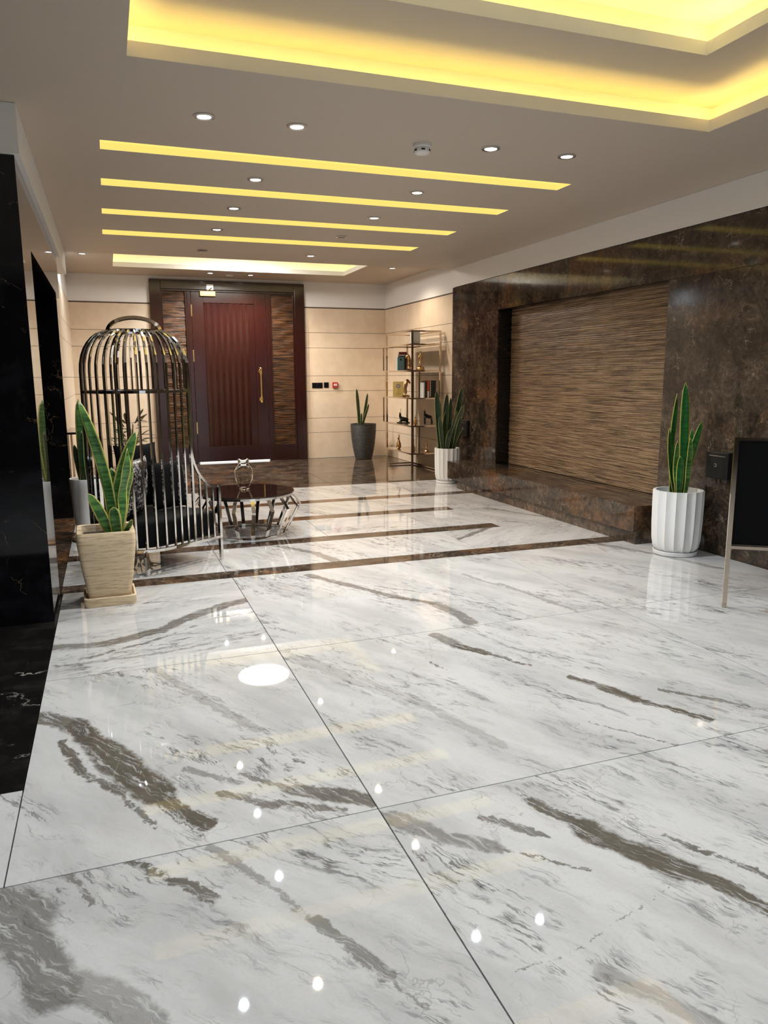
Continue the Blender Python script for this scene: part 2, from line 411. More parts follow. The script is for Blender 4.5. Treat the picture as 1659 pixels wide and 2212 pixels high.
for i in range(4):
    for j in range(5):
        x0, x1, y0, y1 = JX[i], JX[i+1], JY[j], JY[j+1]
        key = {(1, 4): 'L2', (1, 3): 'L1', (1, 2): 'L0', (2, 4): 'R2', (2, 3): 'R1', (2, 2): 'R0', (3, 4): 'RR2'}.get((i, j))
        ang = {'L2': 6, 'L1': -60, 'L0': -50}.get(key, -64)
        mat = wm(key, ang) if key else generic[(i+j) % 3]
        if i == 0 and j >= 3: continue
        if i == 1 and j == 4: x0 = XD
        if i == 1 and j == 3:                          # L-shaped slab round the black patch
            slab('marble_slab', XD, x1, y0, y1, mat); slab('marble_slab', x0, XD, y0, YD, mat); continue
        slab('marble_slab', x0, x1, y0, y1, mat)
slab('marble_slab', JX[0], JX[1], 2.28, YD, generic[0])
slab('black_marble_slab', -2.0, XD, YD, YP, 'black_floor'); slab('black_marble_slab', -4.6, -2.0, YD, YP, 'black_floor')
STR = [(5.58, 5.785, XR), (6.575, 6.78, 3.64), (7.65, 7.855, 3.63), (8.67, 8.875, XR)]
ZONES = [(5.785, 6.575, [XL, .78, 2.975, XR], [generic[1], wm('A1', -70), wm('A2', 35)]),
         (6.78, 7.65, [XL, .78, 1.89, 2.98, XR], [generic[0], generic[2], generic[1], wm('A3', -68)]),
         (7.855, 8.67, [XL, .78, 2.965, XR], [generic[2], generic[0], generic[2]]),
         (8.875, 10.0, [XL, .78, 2.94, XR], [generic[0], generic[2], generic[0]])]
for (y0, y1, xs, ms) in ZONES:
    for k in range(len(xs)-1): slab('marble_slab', xs[k], xs[k+1], y0, y1, ms[k])
for (y0, y1, xe) in STR:
    for a, b in ((XL, 1.2), (1.2, 2.6), (2.6, xe)): slab('stripe_slab', a, b, y0, y1, 'stripe')
    if xe < XR: slab('marble_slab', xe, XR, y0, y1, generic[0])
for k, (a, b) in enumerate(((-.65, 1.1), (1.1, 2.9), (2.9, XB))):
    for (y0, y1) in ((10.0, 11.8), (11.8, YB)): slab('brown_slab', a, b, y0, y1, 'brown_floor')
slab('brown_slab', -1.5, XL, 5.53, 8.72, 'brown_floor')

# ---- ceiling (flat sheets with openings, stepped coves above them)
def sheet(mb, x0, x1, y0, y1, z, holes):
    xs = sorted(set([x0, x1]+[h[0] for h in holes]+[h[1] for h in holes])); ys = sorted(set([y0, y1]+[h[2] for h in holes]+[h[3] for h in holes]))
    for i in range(len(xs)-1):
        for j in range(len(ys)-1):
            cx_, cy_ = (xs[i]+xs[i+1])/2, (ys[j]+ys[j+1])/2
            if any(h[0] < cx_ < h[1] and h[2] < cy_ < h[3] for h in holes): continue
            mb.quad((xs[i], ys[j], z), (xs[i+1], ys[j], z), (xs[i+1], ys[j+1], z), (xs[i], ys[j+1], z))
def rings(mb, rs, cap=True):
    """rs: list of (x0,x1,y0,y1,z); quads between successive rectangles"""
    c = lambda r_: [(r_[0], r_[2], r_[4]), (r_[1], r_[2], r_[4]), (r_[1], r_[3], r_[4]), (r_[0], r_[3], r_[4])]
    for a, b in zip(rs[:-1], rs[1:]):
        A, B = c(a), c(b)
        for i in range(4): mb.quad(A[i], A[(i+1) % 4], B[(i+1) % 4], B[i])
    if cap: mb.quad(*c(rs[-1]))
def off(r_, o, z): return (r_[0]-o, r_[1]+o, r_[2]-o, r_[3]+o, z)
BIG = (.19, 3.66, -1.6, 4.06); INN = (.70, 3.17, -1.1, 3.57); SMALL = (.20, 3.88, 10.75, 12.6)
SLOTS = [(.06, 3.59, 5.46, 5.67), (.06, 3.585, 6.46, 6.68), (.06, 3.58, 7.56, 7.79), (.06, 3.58, 8.60, 8.87)]
cm = MB()
sheet(cm, XFAR-.2, XR+.4, YFRONT-.2, YSTEP, ZC, [BIG]+SLOTS)
sheet(cm, -.8, XB+.2, YSTEP, YB+.2, ZF, [SMALL])
cm.quad((-.8, YSTEP, ZC), (XB+.2, YSTEP, ZC), (XB+.2, YSTEP, ZF), (-.8, YSTEP, ZF))
cv = MB()
rings(cv, [off(BIG, 0, ZC), off(BIG, 0, 3.07), off(BIG, .02, 3.07), off(BIG, .02, 3.015), off(BIG, .16, 3.015), off(BIG, .16, 3.2)], cap=False)
rings(cm, [off(BIG, .16, 3.2), off(INN, 0, 3.2)], cap=False)
rings(cv, [off(INN, 0, 3.2), off(INN, 0, 3.27), off(INN, .02, 3.27), off(INN, .02, 3.215), off(INN, .14, 3.215), off(INN, .14, 3.42)])
rings(cv, [off(SMALL, 0, ZF), off(SMALL, 0, 3.24), off(SMALL, .02, 3.24), off(SMALL, .02, 3.19), off(SMALL, .15, 3.19), off(SMALL, .15, 3.40)])
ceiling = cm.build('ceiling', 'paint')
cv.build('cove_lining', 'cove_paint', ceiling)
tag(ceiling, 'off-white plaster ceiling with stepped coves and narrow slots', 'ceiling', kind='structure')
# white bands (fascias) where the walls stop short of the ceiling
MB().box(XFAR, XL+.03, YP-.03, YP+.3, ZBAND, ZC-.002).build('fascia', 'white_paint', ceiling)
MB().box(XL-.2, XL+.03, YP+.3, YSTEP, ZBAND, ZC-.002).build('fascia', 'white_paint', ceiling)
MB().box(XR-.004, XR+.2, YFRONT, YSTEP-.1, ZBAND+.005, ZC-.002).build('fascia', 'white_paint', ceiling)

# LED strips lying behind the cove lips
def led_ring(rect, o, z, label, grp, mat='led'):
    x0, x1, y0, y1 = rect[0]-o, rect[1]+o, rect[2]-o, rect[3]+o
    mb = MB().sweep([(x0, y0, z), (x1, y0, z), (x1, y1, z), (x0, y1, z)], .010, .005, 4, closed=True)
    return tag(mb.build('cove_light', mat), label, 'light', grp)
led_ring(BIG, .085, 3.022, 'yellow light strip behind the lower lip of the large ceiling recess', 'cove lights')
led_ring(INN, .075, 3.222, 'yellow light strip in the upper step of the large ceiling recess', 'cove lights')
led_ring(SMALL, .08, 3.197, 'yellow light strip in the shallow ceiling recess before the door', 'cove lights', 'led_small')
ordn = ['nearest the large recess', 'second from the large recess', 'third from the large recess', 'farthest from the large recess']
for k, sl in enumerate(SLOTS):
    t_ = thing('strip_light', 'long yellow ceiling slot light, '+ordn[k], 'light', ((sl[0]+sl[1])/2, (sl[2]+sl[3])/2, ZC), group='ceiling slot lights')
    hx, hy = (sl[1]-sl[0])/2-.001, (sl[3]-sl[2])/2-.001
    hm = MB(); rings(hm, [(-hx, hx, -hy, hy, 0), (-hx, hx, -hy, hy, .06)], cap=False)
    hm.build('housing', 'strip_glow', t_)
    MB().box(-hx, hx, -hy, hy, .045, .06).build('diffuser', 'strip_glow', t_)

# ---- back wall
wall_back = MB().box(-.75, XB+.25, YB+.012, YB+.2, 0, ZF).build('wall_back', 'white_paint')
tag(wall_back, 'rear wall of beige stone courses under a white band, around the big door', 'wall', kind='structure')
ROWS = [(0, .476), (.476, .742), (.742, 1.234), (1.234, 1.511), (1.511, 2.011), (2.011, 2.283), (2.283, 2.715)]
for (a, b) in ((-.62, .762), (3.41, XB)):
    MB().box(a, b, YB+.006, YB+.011, 0, 2.735).build('joint_backing', 'joint', wall_back)
    for (z0, z1) in ROWS: MB().box(a+.001, b-.001, YB, YB+.012, z0+.003, z1-.003).build('stone_panel', 'limestone', wall_back, bevel=.0015)
# ---- beige right wall at the rear
wall_rr = MB().box(XB+.012, XB+.2, YSTEP-.35, YB+.2, 0, ZF).build('wall_right_rear', 'white_paint')
tag(wall_rr, 'short beige stone side wall behind the chrome shelf', 'wall', kind='structure')
MB().box(XB+.006, XB+.011, YSTEP-.3, YB, 0, 2.735).build('joint_backing', 'joint', wall_rr)
for (z0, z1) in ROWS: MB().box(XB, XB+.012, YSTEP-.3, YB-.001, z0+.003, z1-.003).build('stone_panel', 'limestone', wall_rr, bevel=.0015)
# ---- brown marble right wall with niche
NY0, NY1, NZ0, NZ1 = 5.62, 8.76, .35, 2.325
wall_right = MB().box(XR+.27, XR+.4, YFRONT, 10.12, 0, ZC).build('wall_right', 'grout')
tag(wall_right, 'dark brown marble wall with a wide recessed niche', 'wall', kind='structure')
def wpanel(y0, y1, z0, z1, mat):
    MB().box(XR, XR+.27, y0+.001, y1-.001, z0+.001, z1-.001).build('marble_panel', mat, wall_right, bevel=.0015)
YE = 10.12
cuts = [YFRONT, -1.8, .6, 2.6, 4.1, NY0, 7.21, NY1, YE]
for k in range(len(cuts)-1):
    wpanel(cuts[k], cuts[k+1], NZ1, ZBAND, 'brown' if k % 2 else 'brown2')
for k, (a, b) in enumerate(((YFRONT, -1.8), (-1.8, .6), (.6, 2.6), (2.6, 4.1), (4.1, NY0), (NY1, YE))):
    wpanel(a, b, .0, .62 if k == 5 else .9, 'brown2' if k % 2 else 'brown'); wpanel(a, b, .62 if k == 5 else .9, NZ1, 'brown2' if k % 2 else 'brown')
wpanel(NY0, NY1, 0, NZ0, 'brown')
# split-face stone back of the niche: uneven courses in real relief
st = MB(); nr, nc = 118, 74; zz = [NZ0+.001]
while len(zz) < nr: zz.append(zz[-1]+random.uniform(.6, 1.4))
sc = (NZ1-.001-NZ0-.001)/(zz[-1]-zz[0]); zz = [NZ0+.001+(z-zz[0])*sc for z in zz]
rowd = []
for j in range(nr-1):
    d = []; cur = random.uniform(0, .010); left = 0
    for i in range(nc+1):
        if left <= 0: cur = random.uniform(0, .011); left = random.randint(3, 14)
        left -= 1; d.append(cur+random.uniform(-.0012, .0012))
    rowd.append(d)
vv = []; ff = []
XN = XR+.205
for j in range(nr-1):
    for zq, dx in ((zz[j]+.0015, .004), (zz[j]+.004, 0), (zz[j+1]-.004, 0), (zz[j+1]-.0015, .004)):
        for i in range(nc+1):
            vv.append((XN-.002-rowd[j][i]+dx, NY0+.002+(NY1-NY0-.004)*i/nc, zq))
n1 = nc+1
for r_ in range((nr-1)*4-1):
    for i in range(nc): ff.append((r_*n1+i, r_*n1+i+1, (r_+1)*n1+i+1, (r_+1)*n1+i))
so = MB().add(vv, ff).build('split_stone_back', 'split_stone', wall_right)
so['kind'] = 'stuff'
so['label'] = 'brown split-face stone with fine horizontal courses'
# dark jamb linings of the niche
MB().box(XR+.02, XN+.03, NY1-.006, NY1-.0005, NZ0, NZ1-.001).build('niche_lining', 'black_marble', wall_right)
MB().box(XR+.02, XN+.03, NY0, NY0+.006, NZ0, NZ1-.001).build('niche_lining', 'black_marble', wall_right)
MB().box(XR+.02, XN+.03, NY0+.006, NY1-.006, NZ1-.007, NZ1-.001).build('niche_lining', 'black_marble', wall_right)

# ---- left: black marble pillar, deep doorway, beige wall to the back
wall_left = MB().box(XFAR, XL-.03, YP+.02, 5.5, 0, ZBAND).build('wall_left', 'grout')
tag(wall_left, 'black veined marble pillar wall with a polished return and a dark doorway', 'wall', kind='structure')
for a, b in ((XFAR, -2.6), (-2.6, XL)):
    MB().box(a+.001, b-(.0 if b == XL else .001), YP, YP+.02, .001, ZBAND-.002).build('marble_panel', 'black_marble', wall_left)
MB().box(XL-.03, XL, YP+.02, 5.53, .001, ZBAND-.002).build('polished_panel', 'polished', wall_left)
MB().box(XL-.03, XL, 5.53, 8.72, 2.31, ZBAND-.002).build('polished_panel', 'polished', wall_left)
MB().box(-1.5, XL-.03, 8.72, 8.78, 0, ZBAND).build('jamb_panel', 'black_marble', wall_left)
MB().box(-1.5, XL-.03, 5.5, 5.53, 0, ZBAND).build('jamb_panel', 'black_marble', wall_left)
MB().box(-1.55, -1.5, 5.5, 8.78, 0, ZBAND).build('doorway_back', 'black_marble', wall_left)
MB().box(-1.5, XL-.03, 5.53, 8.72, 2.31, 2.36).build('doorway_soffit', 'black_marble', wall_left)
wall_lr = MB().box(-.80, -.512, 8.78, YB+.2, 0, ZF).build('wall_left_rear', 'white_paint')
tag(wall_lr, 'beige stone side wall on the left behind the birdcage chair', 'wall', kind='structure')
MB().box(-.512, -.507, 8.785, YB, 0, 2.735).build('joint_backing', 'joint', wall_lr)
for (z0, z1) in ROWS: MB().box(-.512, -.50, 8.785, YB-.001, z0+.003, z1-.003).build('stone_panel', 'limestone', wall_lr, bevel=.0015)
# ---- unseen hall behind the camera: side wall, entrance opening added to admit daylight
wall_far = MB().box(XFAR-.2, XFAR, YFRONT-.2, 5.5, 0, ZC).build('wall_far_left', 'brown2')
tag(wall_far, 'brown marble side wall of the hall left of the camera', 'wall', kind='structure')
wall_front = MB().box(XFAR, .9, YFRONT-.2, YFRONT, 0, ZC).box(3.9, XR+.2, YFRONT-.2, YFRONT, 0, ZC).box(.9, 3.9, YFRONT-.2, YFRONT, 2.6, ZC).build('wall_front', 'brown')  # opening set to one side and dark stone keep the pillar's reflection dark
tag(wall_front, 'brown marble wall around an unseen entrance added for daylight behind the camera', 'wall', kind='structure')
for xx in (.9, 1.85, 2.85, 3.84):
    MB().box(xx, xx+.06, YFRONT-.12, YFRONT-.06, 0, 2.6).build('mullion', 'steel', wall_front)

# ---- big door in the back wall
door = thing('door_1', 'tall mahogany door with ribbed leaf between carved side panels', 'door', (0, YB, 0), kind='structure')
fr = MB().box(.762, .945, -.05, .01, 0, 3.118).box(3.225, 3.41, -.05, .01, 0, 3.118).box(.945, 3.225, -.05, .01, 2.965, 3.118)
fr = fr.build('frame', 'wood', door, bevel=.008)
MB().box(.945, 3.225, -.035, .01, 2.935, 2.965).box(1.365, 1.432, -.035, .01, 0, 2.935).box(2.715, 2.785, -.035, .01, 0, 2.935).build('mullion', 'wood', door, bevel=.006)
for a, b in ((.945, 1.365), (2.785, 3.225)):
    MB().box(a, b, -.03, .01, 0, .285).box(a, a+.022, -.03, .01, .285, 2.935).box(b-.03, b, -.03, .01, .285, 2.935).build('panel_surround', 'wood', door, bevel=.004)
    pm = MB(); n_ = 60; vs_ = []; fs_ = []
    for j in range(n_+1):
        z = .287+(2.933-.287)*j/n_
        for i in range(9):
            x = a+.022+(b-a-.052)*i/8
            vs_.append((x, -.004-.008*math.sin(z*34+2.2*math.sin(i*.5+z*3))*(.35+.65*(z/2.9)), z))
    for j in range(n_):
        for i in range(8): fs_.append((j*9+i, j*9+i+1, (j+1)*9+i+1, (j+1)*9+i))
    pm.add(vs_, fs_); o_ = pm.build('carved_panel', 'bronze_panel', door, smooth=True); o_['label'] = 'rippled dark bronze side panel'
leaf = MB().box(1.438, 1.64, -.022, .01, .02, 2.932).box(2.512, 2.709, -.022, .01, .02, 2.932).box(1.64, 2.512, -.022, .01, 2.755, 2.932).box(1.64, 2.512, -.022, .01, .02, .285).box(1.64, 2.512, -.001, .01, .285, 2.755)
leaf = leaf.build('door_leaf', 'wood', door, bevel=.003)
for k in range(8):
    x0 = 1.642+.1085*k; w_ = .1085
    MB().add([(x0+.003, -.002, .287), (x0+w_*.5, -.0215, .287), (x0+w_-.003, -.002, .287), (x0+.003, -.002, 2.753), (x0+w_*.5, -.0215, 2.753), (x0+w_-.003, -.002, 2.753)],
             [(0, 1, 4, 3), (1, 2, 5, 4), (0, 3, 5, 2), (0, 2, 1), (3, 4, 5)]).build('slat', 'wood', leaf)
hd = MB().sweep([(2.583, -.075, 1.08), (2.583, -.075, 1.62)], .013, n=10)
hd.ellipsoid((2.583, -.075, 1.64), (.022, .022, .03)).ellipsoid((2.583, -.075, 1.06), (.022, .022, .03)).lathe([(.019, 0), (.022, .02), (.019, .04)], 12, (2.583, -.075, 1.54)).lathe([(.019, 0), (.022, .02), (.019, .04)], 12, (2.583, -.075, 1.12))
hd.sweep([(2.583, -.075, 1.60), (2.583, -.02, 1.60)], .011, n=8).sweep([(2.583, -.075, 1.10), (2.583, -.02, 1.10)], .011, n=8).ellipsoid((2.583, -.024, 1.60), (.03, .006, .04)).ellipsoid((2.583, -.024, 1.10), (.03, .006, .04))
h_ = hd.build('pull_handle', 'brass', leaf, smooth=True); h_['label'] = 'long turned brass pull handle'
MB().lathe([(.026, 0), (.026, .006), (.016, .012)], 14).build('lock', 'brass', leaf, smooth=True)
lk = leaf.children[-1]; lk.location = (2.668, -.023, 1.214); lk.rotation_euler = (math.radians(90), 0, 0)
for z in (2.62, 1.86, .62): MB().box(1.428, 1.446, -.040, -.020, z-.10, z+.10).build('hinge', 'brass', leaf, bevel=.003)
MB().box(1.585, 1.85, -.075, -.022, 2.858, 2.948).build('door_closer', 'brass', leaf, bevel=.008)
MB().box(1.70, 1.82, -.060, -.05, 2.965, 3.06).build('closer_bracket', 'steel', door, bevel=.004)
MB().sweep([(1.72, -.07, 2.95), (1.76, -.085, 2.975), (1.79, -.06, 3.0)], .008).build('closer_arm', 'brass', door)
MB().box(1.46, 2.70, -.03, -.02, .002, .022).build('under_door_glow', emit('light_under_door', (1, 1, .97), 1.1), door)  # glowing bar stands in for light showing through the gap under the door

# ================================================================== LIGHT FITTINGS
def downlight_parts(t_, lens):
    MB().lathe([(.062, -.002), (.062, -.008), (.050, -.011), (.041, -.006), (.041, -.001)], 24, cap=False).build('trim_ring', 'steel', t_, smooth=True)
    MB().lathe([(.041, -.0035), (.041, -.0015)], 20).build('lens', lens, t_)
def lamp_at(t_, col, w, size=2.6):
    ld = bpy.data.lights.new('downlight_lamp', 'SPOT'); ld.energy = w; ld.color = col; ld.spot_size = size; ld.spot_blend = .9; ld.shadow_soft_size = .025
    lo = bpy.data.objects.new('lamp', ld); COL.objects.link(lo); lo.parent = t_; lo.location = (0, 0, -.02)
DL = [(.636, 4.79, 'c', 'in the front row, first from the left'), (1.19, 4.79, 'w', 'in the front row, second from the left'),
      (2.522, 4.81, 'c', 'in the front row, just right of the smoke detector'), (3.11, 4.80, 'c', 'in the front row, far right'),
      (1.18, 6.11, 'c', 'left one between the first and second slot lights'), (2.522, 6.10, 'w', 'right one between the first and second slot lights'),
      (1.18, 7.17, 'c', 'left one between the second and third slot lights'), (2.518, 7.17, 'w', 'right one between the second and third slot lights'),
      (1.17, 8.22, 'w', 'left one between the third and fourth slot lights'), (2.51, 8.22, 'off', 'switched off, right one between the third and fourth slot lights'),
      (1.18, 9.58, 'dim', 'dark one left behind the last slot light'), (2.518, 9.59, 'w', 'lit one right behind the last slot light')]
DLR = [(-.20, 11.43, 'c', 'in the rear ceiling at the left wall'), (4.33, 11.48, 'w', 'in the rear ceiling above the chrome shelf'),
       (1.70, 12.90, 'c', 'left of the two above the door'), (2.365, 12.95, 'w', 'right of the two above the door')]
for z, L in ((ZC, DL), (ZF, DLR)):
    for (x, y, k, where) in L:
        adj = {'c': 'cool white', 'w': 'warm white', 'off': 'round', 'dim': 'round'}[k]
        t_ = thing('downlight', '%s recessed downlight, %s' % (adj, where), 'light', (x, y, z), group='recessed downlights')
        downlight_parts(t_, {'c': 'cool_lens', 'w': 'warm_lens', 'off': 'dim_lens', 'dim': 'dim_lens'}[k])
        if k in 'cw': lamp_at(t_, COOL if k == 'c' else WARM, SPOT_W*(1.0 if z == ZC else (2.8 if 1 < x < 3 else (.75 if x > 0 else .45))))
# unseen downlights added above the frame to light the foreground
for k, (x, y) in enumerate(((1.2, 1.9), (2.7, 1.9), (1.2, .2), (2.7, .2))):
    t_ = thing('downlight', 'added unseen downlight inside the upper ceiling recess, '+('far left', 'far right', 'near left', 'near right')[k], 'light', (x, y, 3.42), group='added recess downlights')
    downlight_parts(t_, 'cool_lens'); lamp_at(t_, COOL, SPOT_W*1.1)
for k, (x, y) in enumerate(((-2.2, 3.2), (-2.2, .6))):
    t_ = thing('downlight', 'added unseen downlight over the left part of the hall, '+('near the pillar', 'away from the pillar')[k], 'light', (x, y, ZC), group='added left hall downlights')
    downlight_parts(t_, 'cool_lens'); lamp_at(t_, COOL, SPOT_W*.8)
t_ = thing('round_ceiling_lamp', 'round white opal ceiling lamp inside the shallow recess before the door', 'light', (2.13, 11.75, 3.40))
MB().lathe([(.45, 0), (.45, -.03), (.43, -.035)], 40).build('body', 'white_plastic', t_, smooth=True)
MB().lathe([(.41, -.034), (.40, -.05), (.25, -.06), (.05, -.063)], 40).build('diffuser', 'round_glow', t_, smooth=True)
t_ = thing('smoke_detector', 'white round smoke detector on the ceiling between the front downlights', 'detector', (2.055, 4.883, ZC))
MB().lathe([(.062, 0), (.062, -.018), (.056, -.022)], 24).build('base', 'white_plastic', t_, smooth=True)
MB().lathe([(.054, -.022), (.054, -.045), (.046, -.058), (.02, -.062)], 24).build('sensor_head', 'white_plastic', t_, smooth=True)
for a in range(6):
    q = math.radians(60*a+15); MB().box(-.012, .012, -.002, .002, -.046, -.036).build('vent_slit', 'black', t_, loc=(.0535*math.cos(q), .0535*math.sin(q), 0), rotz=q+math.pi/2)
t_ = thing('ceiling_sensor', 'small rectangular sensor between the two downlights above the door', 'sensor', (2.03, 13.05, ZF))
MB().box(-.06, .06, -.03, .03, -.02, 0).build('body', 'white_plastic', t_, bevel=.004); MB().box(-.045, .045, -.02, .02, -.026, -.02).build('window', 'steel', t_)

# ================================================================== FIXTURES ON WALLS
def wall_plate(name, label, cat, loc, parts, rz=0):
    t_ = thing(name, label, cat, loc, rz)
    for nm, mat, b in parts: MB().box(*b).build(nm, mat, t_, bevel=.003)
    return t_
wall_plate('switch_plate', 'double black switch plate on the beige wall right of the door', 'switch', (3.63, YB, 1.34),
           [('plate', 'black', (-.10, .10, -.008, 0, -.05, .05)), ('rocker', 'leather', (-.085, -.01, -.013, -.008, -.038, .038)), ('rocker', 'leather', (.01, .085, -.013, -.008, -.038, .038))])
wall_plate('switch_plate', 'single black switch plate between the double switch and red call point', 'switch', (3.80, YB, 1.345),
           [('plate', 'black', (-.045, .045, -.008, 0, -.05, .05)), ('rocker', 'leather', (-.03, .03, -.013, -.008, -.038, .038))])
wall_plate('fire_call_point', 'small red fire alarm call point on the beige wall', 'alarm', (3.965, YB, 1.345),
           [('housing', 'red', (-.05, .05, -.035, 0, -.05, .05)), ('label_plate', 'white_plastic', (-.03, .03, -.038, -.035, -.016, .022)), ('push_mark', 'red', (-.012, .012, -.0395, -.038, -.002, .008))])
for (y, z, lab) in ((4.86, .76, 'black wall box with a small logo, beside the large front white pot'), (9.63, .77, 'black wall box with a small logo, behind the snake plant by the shelf')):
    t_ = thing('wall_box', lab, 'box', (XR, y, z), group='black boxes on the brown wall')
    MB().box(-.05, 0, -.12, .12, -.11, .11).build('cover', 'black', t_, bevel=.006)
    MB().box(-.052, -.05, -.09, .09, .075, .079).build('groove', 'steel', t_)
    MB().sweep([(-.052, .012*math.cos(a*.6)+.01, .012*math.sin(a*.6)) for a in range(1, 10)], .0022).build('logo', 'steel', t_)

# ---- plinth in front of the niche
pl = thing('stone_plinth', 'long low brown marble plinth below the stone niche', 'plinth', (4.33, 5.41, 0))
MB().box(.03, XR-4.33-.002, .0, 3.70, 0.0, .112).build('base', 'stripe', pl, bevel=.002)
MB().box(0, XR-4.33-.002, .0, 3.95, .114, .349).build('top_slab', 'brown', pl, bevel=.003)

# ================================================================== PLANTS
def leaf_mesh(parent, base, tip, width, mat, bend=(0, 0, 0), face=0.0, twist=0.0, wave=0.0, n=14, channel=.18, bw=.6, name='leaf'):
    b = Vector(base); t_ = Vector(tip); c = (b+t_)/2+Vector(bend)
    vs_ = []; fs_ = []; us = []
    for j in range(n+1):
        s = j/n; p = b*(1-s)**2 + c*2*s*(1-s) + t_*s*s
        tg = (c-b)*(1-s)+(t_-c)*s; tg.normalize()
        a = face+twist*s; sd = Vector((math.cos(a), math.sin(a), 0)); sd = (sd-tg*sd.dot(tg)).normalized(); nm = sd.cross(tg).normalized()
        w = width*.5*(bw+(1-bw)*math.sin(min(1, s/.62)*math.pi/2))*(1 if s < .6 else math.sqrt(max(0, 1-((s-.6)/.4)**2.1)))
        if j == n: w = .0006
        off_ = nm*(wave*math.sin(s*9))
        for i in range(5):
            q = i/2-1
            vs_.append(p+sd*(w*q)+nm*(channel*w*(q*q))+off_+nm*(wave*.6*math.sin(s*16+q*2)*abs(q))); us.append((i/4, s))
    for j in range(n):
        for i in range(4): fs_.append((j*5+i, j*5+i+1, (j+1)*5+i+1, (j+1)*5+i))
    mb = MB().add(vs_, fs_)
    me = bpy.data.meshes.new(name); me.from_pydata(mb.v, [], mb.f); me.update()
    uvl = me.uv_layers.new(name='UVMap')
    for lp in me.loops: uvl.data[lp.index].uv = us[lp.vertex_index]
    for p_ in me.polygons: p_.use_smooth = True
    me.materials.append(MAT[mat])
    o = bpy.data.objects.new(name, me); COL.objects.link(o); o.parent = parent
    sm = o.modifiers.new('thickness', 'SOLIDIFY'); sm.thickness = .004; sm.offset = 0
    return o

def fluted(prof, n, depth, seg=6, c=(0, 0, 0)):
    """lathe with n scalloped flutes: prof = (radius, z, flute depth scale)"""
    mb = MB(); N = n*seg; o = 0
    for r_, z, k in prof:
        for i in range(N):
            a = 2*math.pi*i/N; u = (i % seg)/seg
            rr = r_ - depth*k*math.sin(math.pi*u)**.8
            mb.v.append((c[0]+rr*math.cos(a), c[1]+rr*math.sin(a), c[2]+z))
    for j in range(len(prof)-1):
        for i in range(N):
            k2 = (i+1) % N; mb.f.append((j*N+i, j*N+k2, (j+1)*N+k2, (j+1)*N+i))
    mb.f.append(tuple(reversed(range(N)))); 
    return mb

def fluted_pot(t_, R_, Hh, z0=.03, nfl=16):
    mb = fluted([(R_*.66, z0, 0), (R_*.80, z0+.02*Hh, .5), (R_*.90, z0+.08*Hh, 1), (R_*.955, z0+.2*Hh, 1), (R_*.985, z0+.45*Hh, 1), (R_, z0+.8*Hh, 1), (R_*1.0, z0+.96*Hh, 1), (R_*.99, z0+Hh, .6),
                 (R_*.88, z0+Hh, 0), (R_*.86, z0+.94*Hh, 0), (R_*.84, z0+.90*Hh, 0)], nfl, .020*R_/.24)
    mb.build('pot', 'white_pot', t_, smooth=True)
    MB().lathe([(R_*.86, z0+.90*Hh), (R_*.5, z0+.915*Hh), (.02, z0+.92*Hh)], 28).build('soil', 'soil', t_)
    MB().lathe([(R_*.80, 0), (R_*.86, .004), (R_*.88, .034), (R_*.85, .036), (R_*.82, .012), (.02, .010)], 36).build('saucer', 'white_pot', t_, smooth=True)

# large white fluted pot, front right
RP = at_y(1463, 1106, 5.02); RP = Vector((RP.x, 5.02, 0))
t_ = thing('potted_snake_plant', 'green snake plant in the large white fluted pot beside the plinth', 'plant', RP, group='potted snake plants')
fluted_pot(t_, .205, .525, .022, 16)
def rel(px_, py_, Y, o): p = at_y(px_, py_, Y); return p-o
zb = .49
def lv(o, root, Y, px0, px1, y1, w, mat, dy=0.0, tipdy=0.0, bend=(0, 0, 0), face=-.35, twist=0.0, wave=0.0, z0=zb, **kw):
    """leaf from the soil (column px0) to the tip seen at (px1,y1)"""
    b = at_y(px0, 1000, Y+dy); b = Vector((b.x, Y+dy, z0))-o; tp = at_y(px1, y1, Y+tipdy)-o
    return leaf_mesh(root, b, tp, w, mat, bend, face, twist, wave, **kw)
Y_ = RP.y
lv(RP, t_, Y_, 1477, 1481, 826, .082, 'leaf_c', 0, .0, (.005, 0, 0), face=-.3, bw=.45)
lv(RP, t_, Y_, 1455, 1462, 850, .055, 'leaf_c', .02, .03, (-.045, 0, -.05), face=-.2, twist=.3, bw=.7, wave=.006)
lv(RP, t_, Y_, 1462, 1446, 925, .052, 'leaf_c', -.02, -.02, (-.045, 0, .0), face=.3, bw=.6)
lv(RP, t_, Y_, 1478, 1517, 910, .062, 'leaf_c', .03, .06, (-.03, 0, .02), face=-.6, twist=.4)
lv(RP, t_, Y_, 1480, 1495, 925, .048, 'leaf_c', .05, .08, (.03, 0, .0), face=-.5)
lv(RP, t_, Y_, 1466, 1463, 952, .046, 'leaf_a', -.05, -.06, (-.025, 0, .0), face=-.2, wave=.006)
lv(RP, t_, Y_, 1470, 1470, 985, .062, 'leaf_c', -.07, -.09, (0.0, 0, .0), face=-.3)
lv(RP, t_, Y_, 1483, 1491, 945, .05, 'leaf_a', -.03, -.03, (.03, 0, .0), face=-.3, wave=.005)

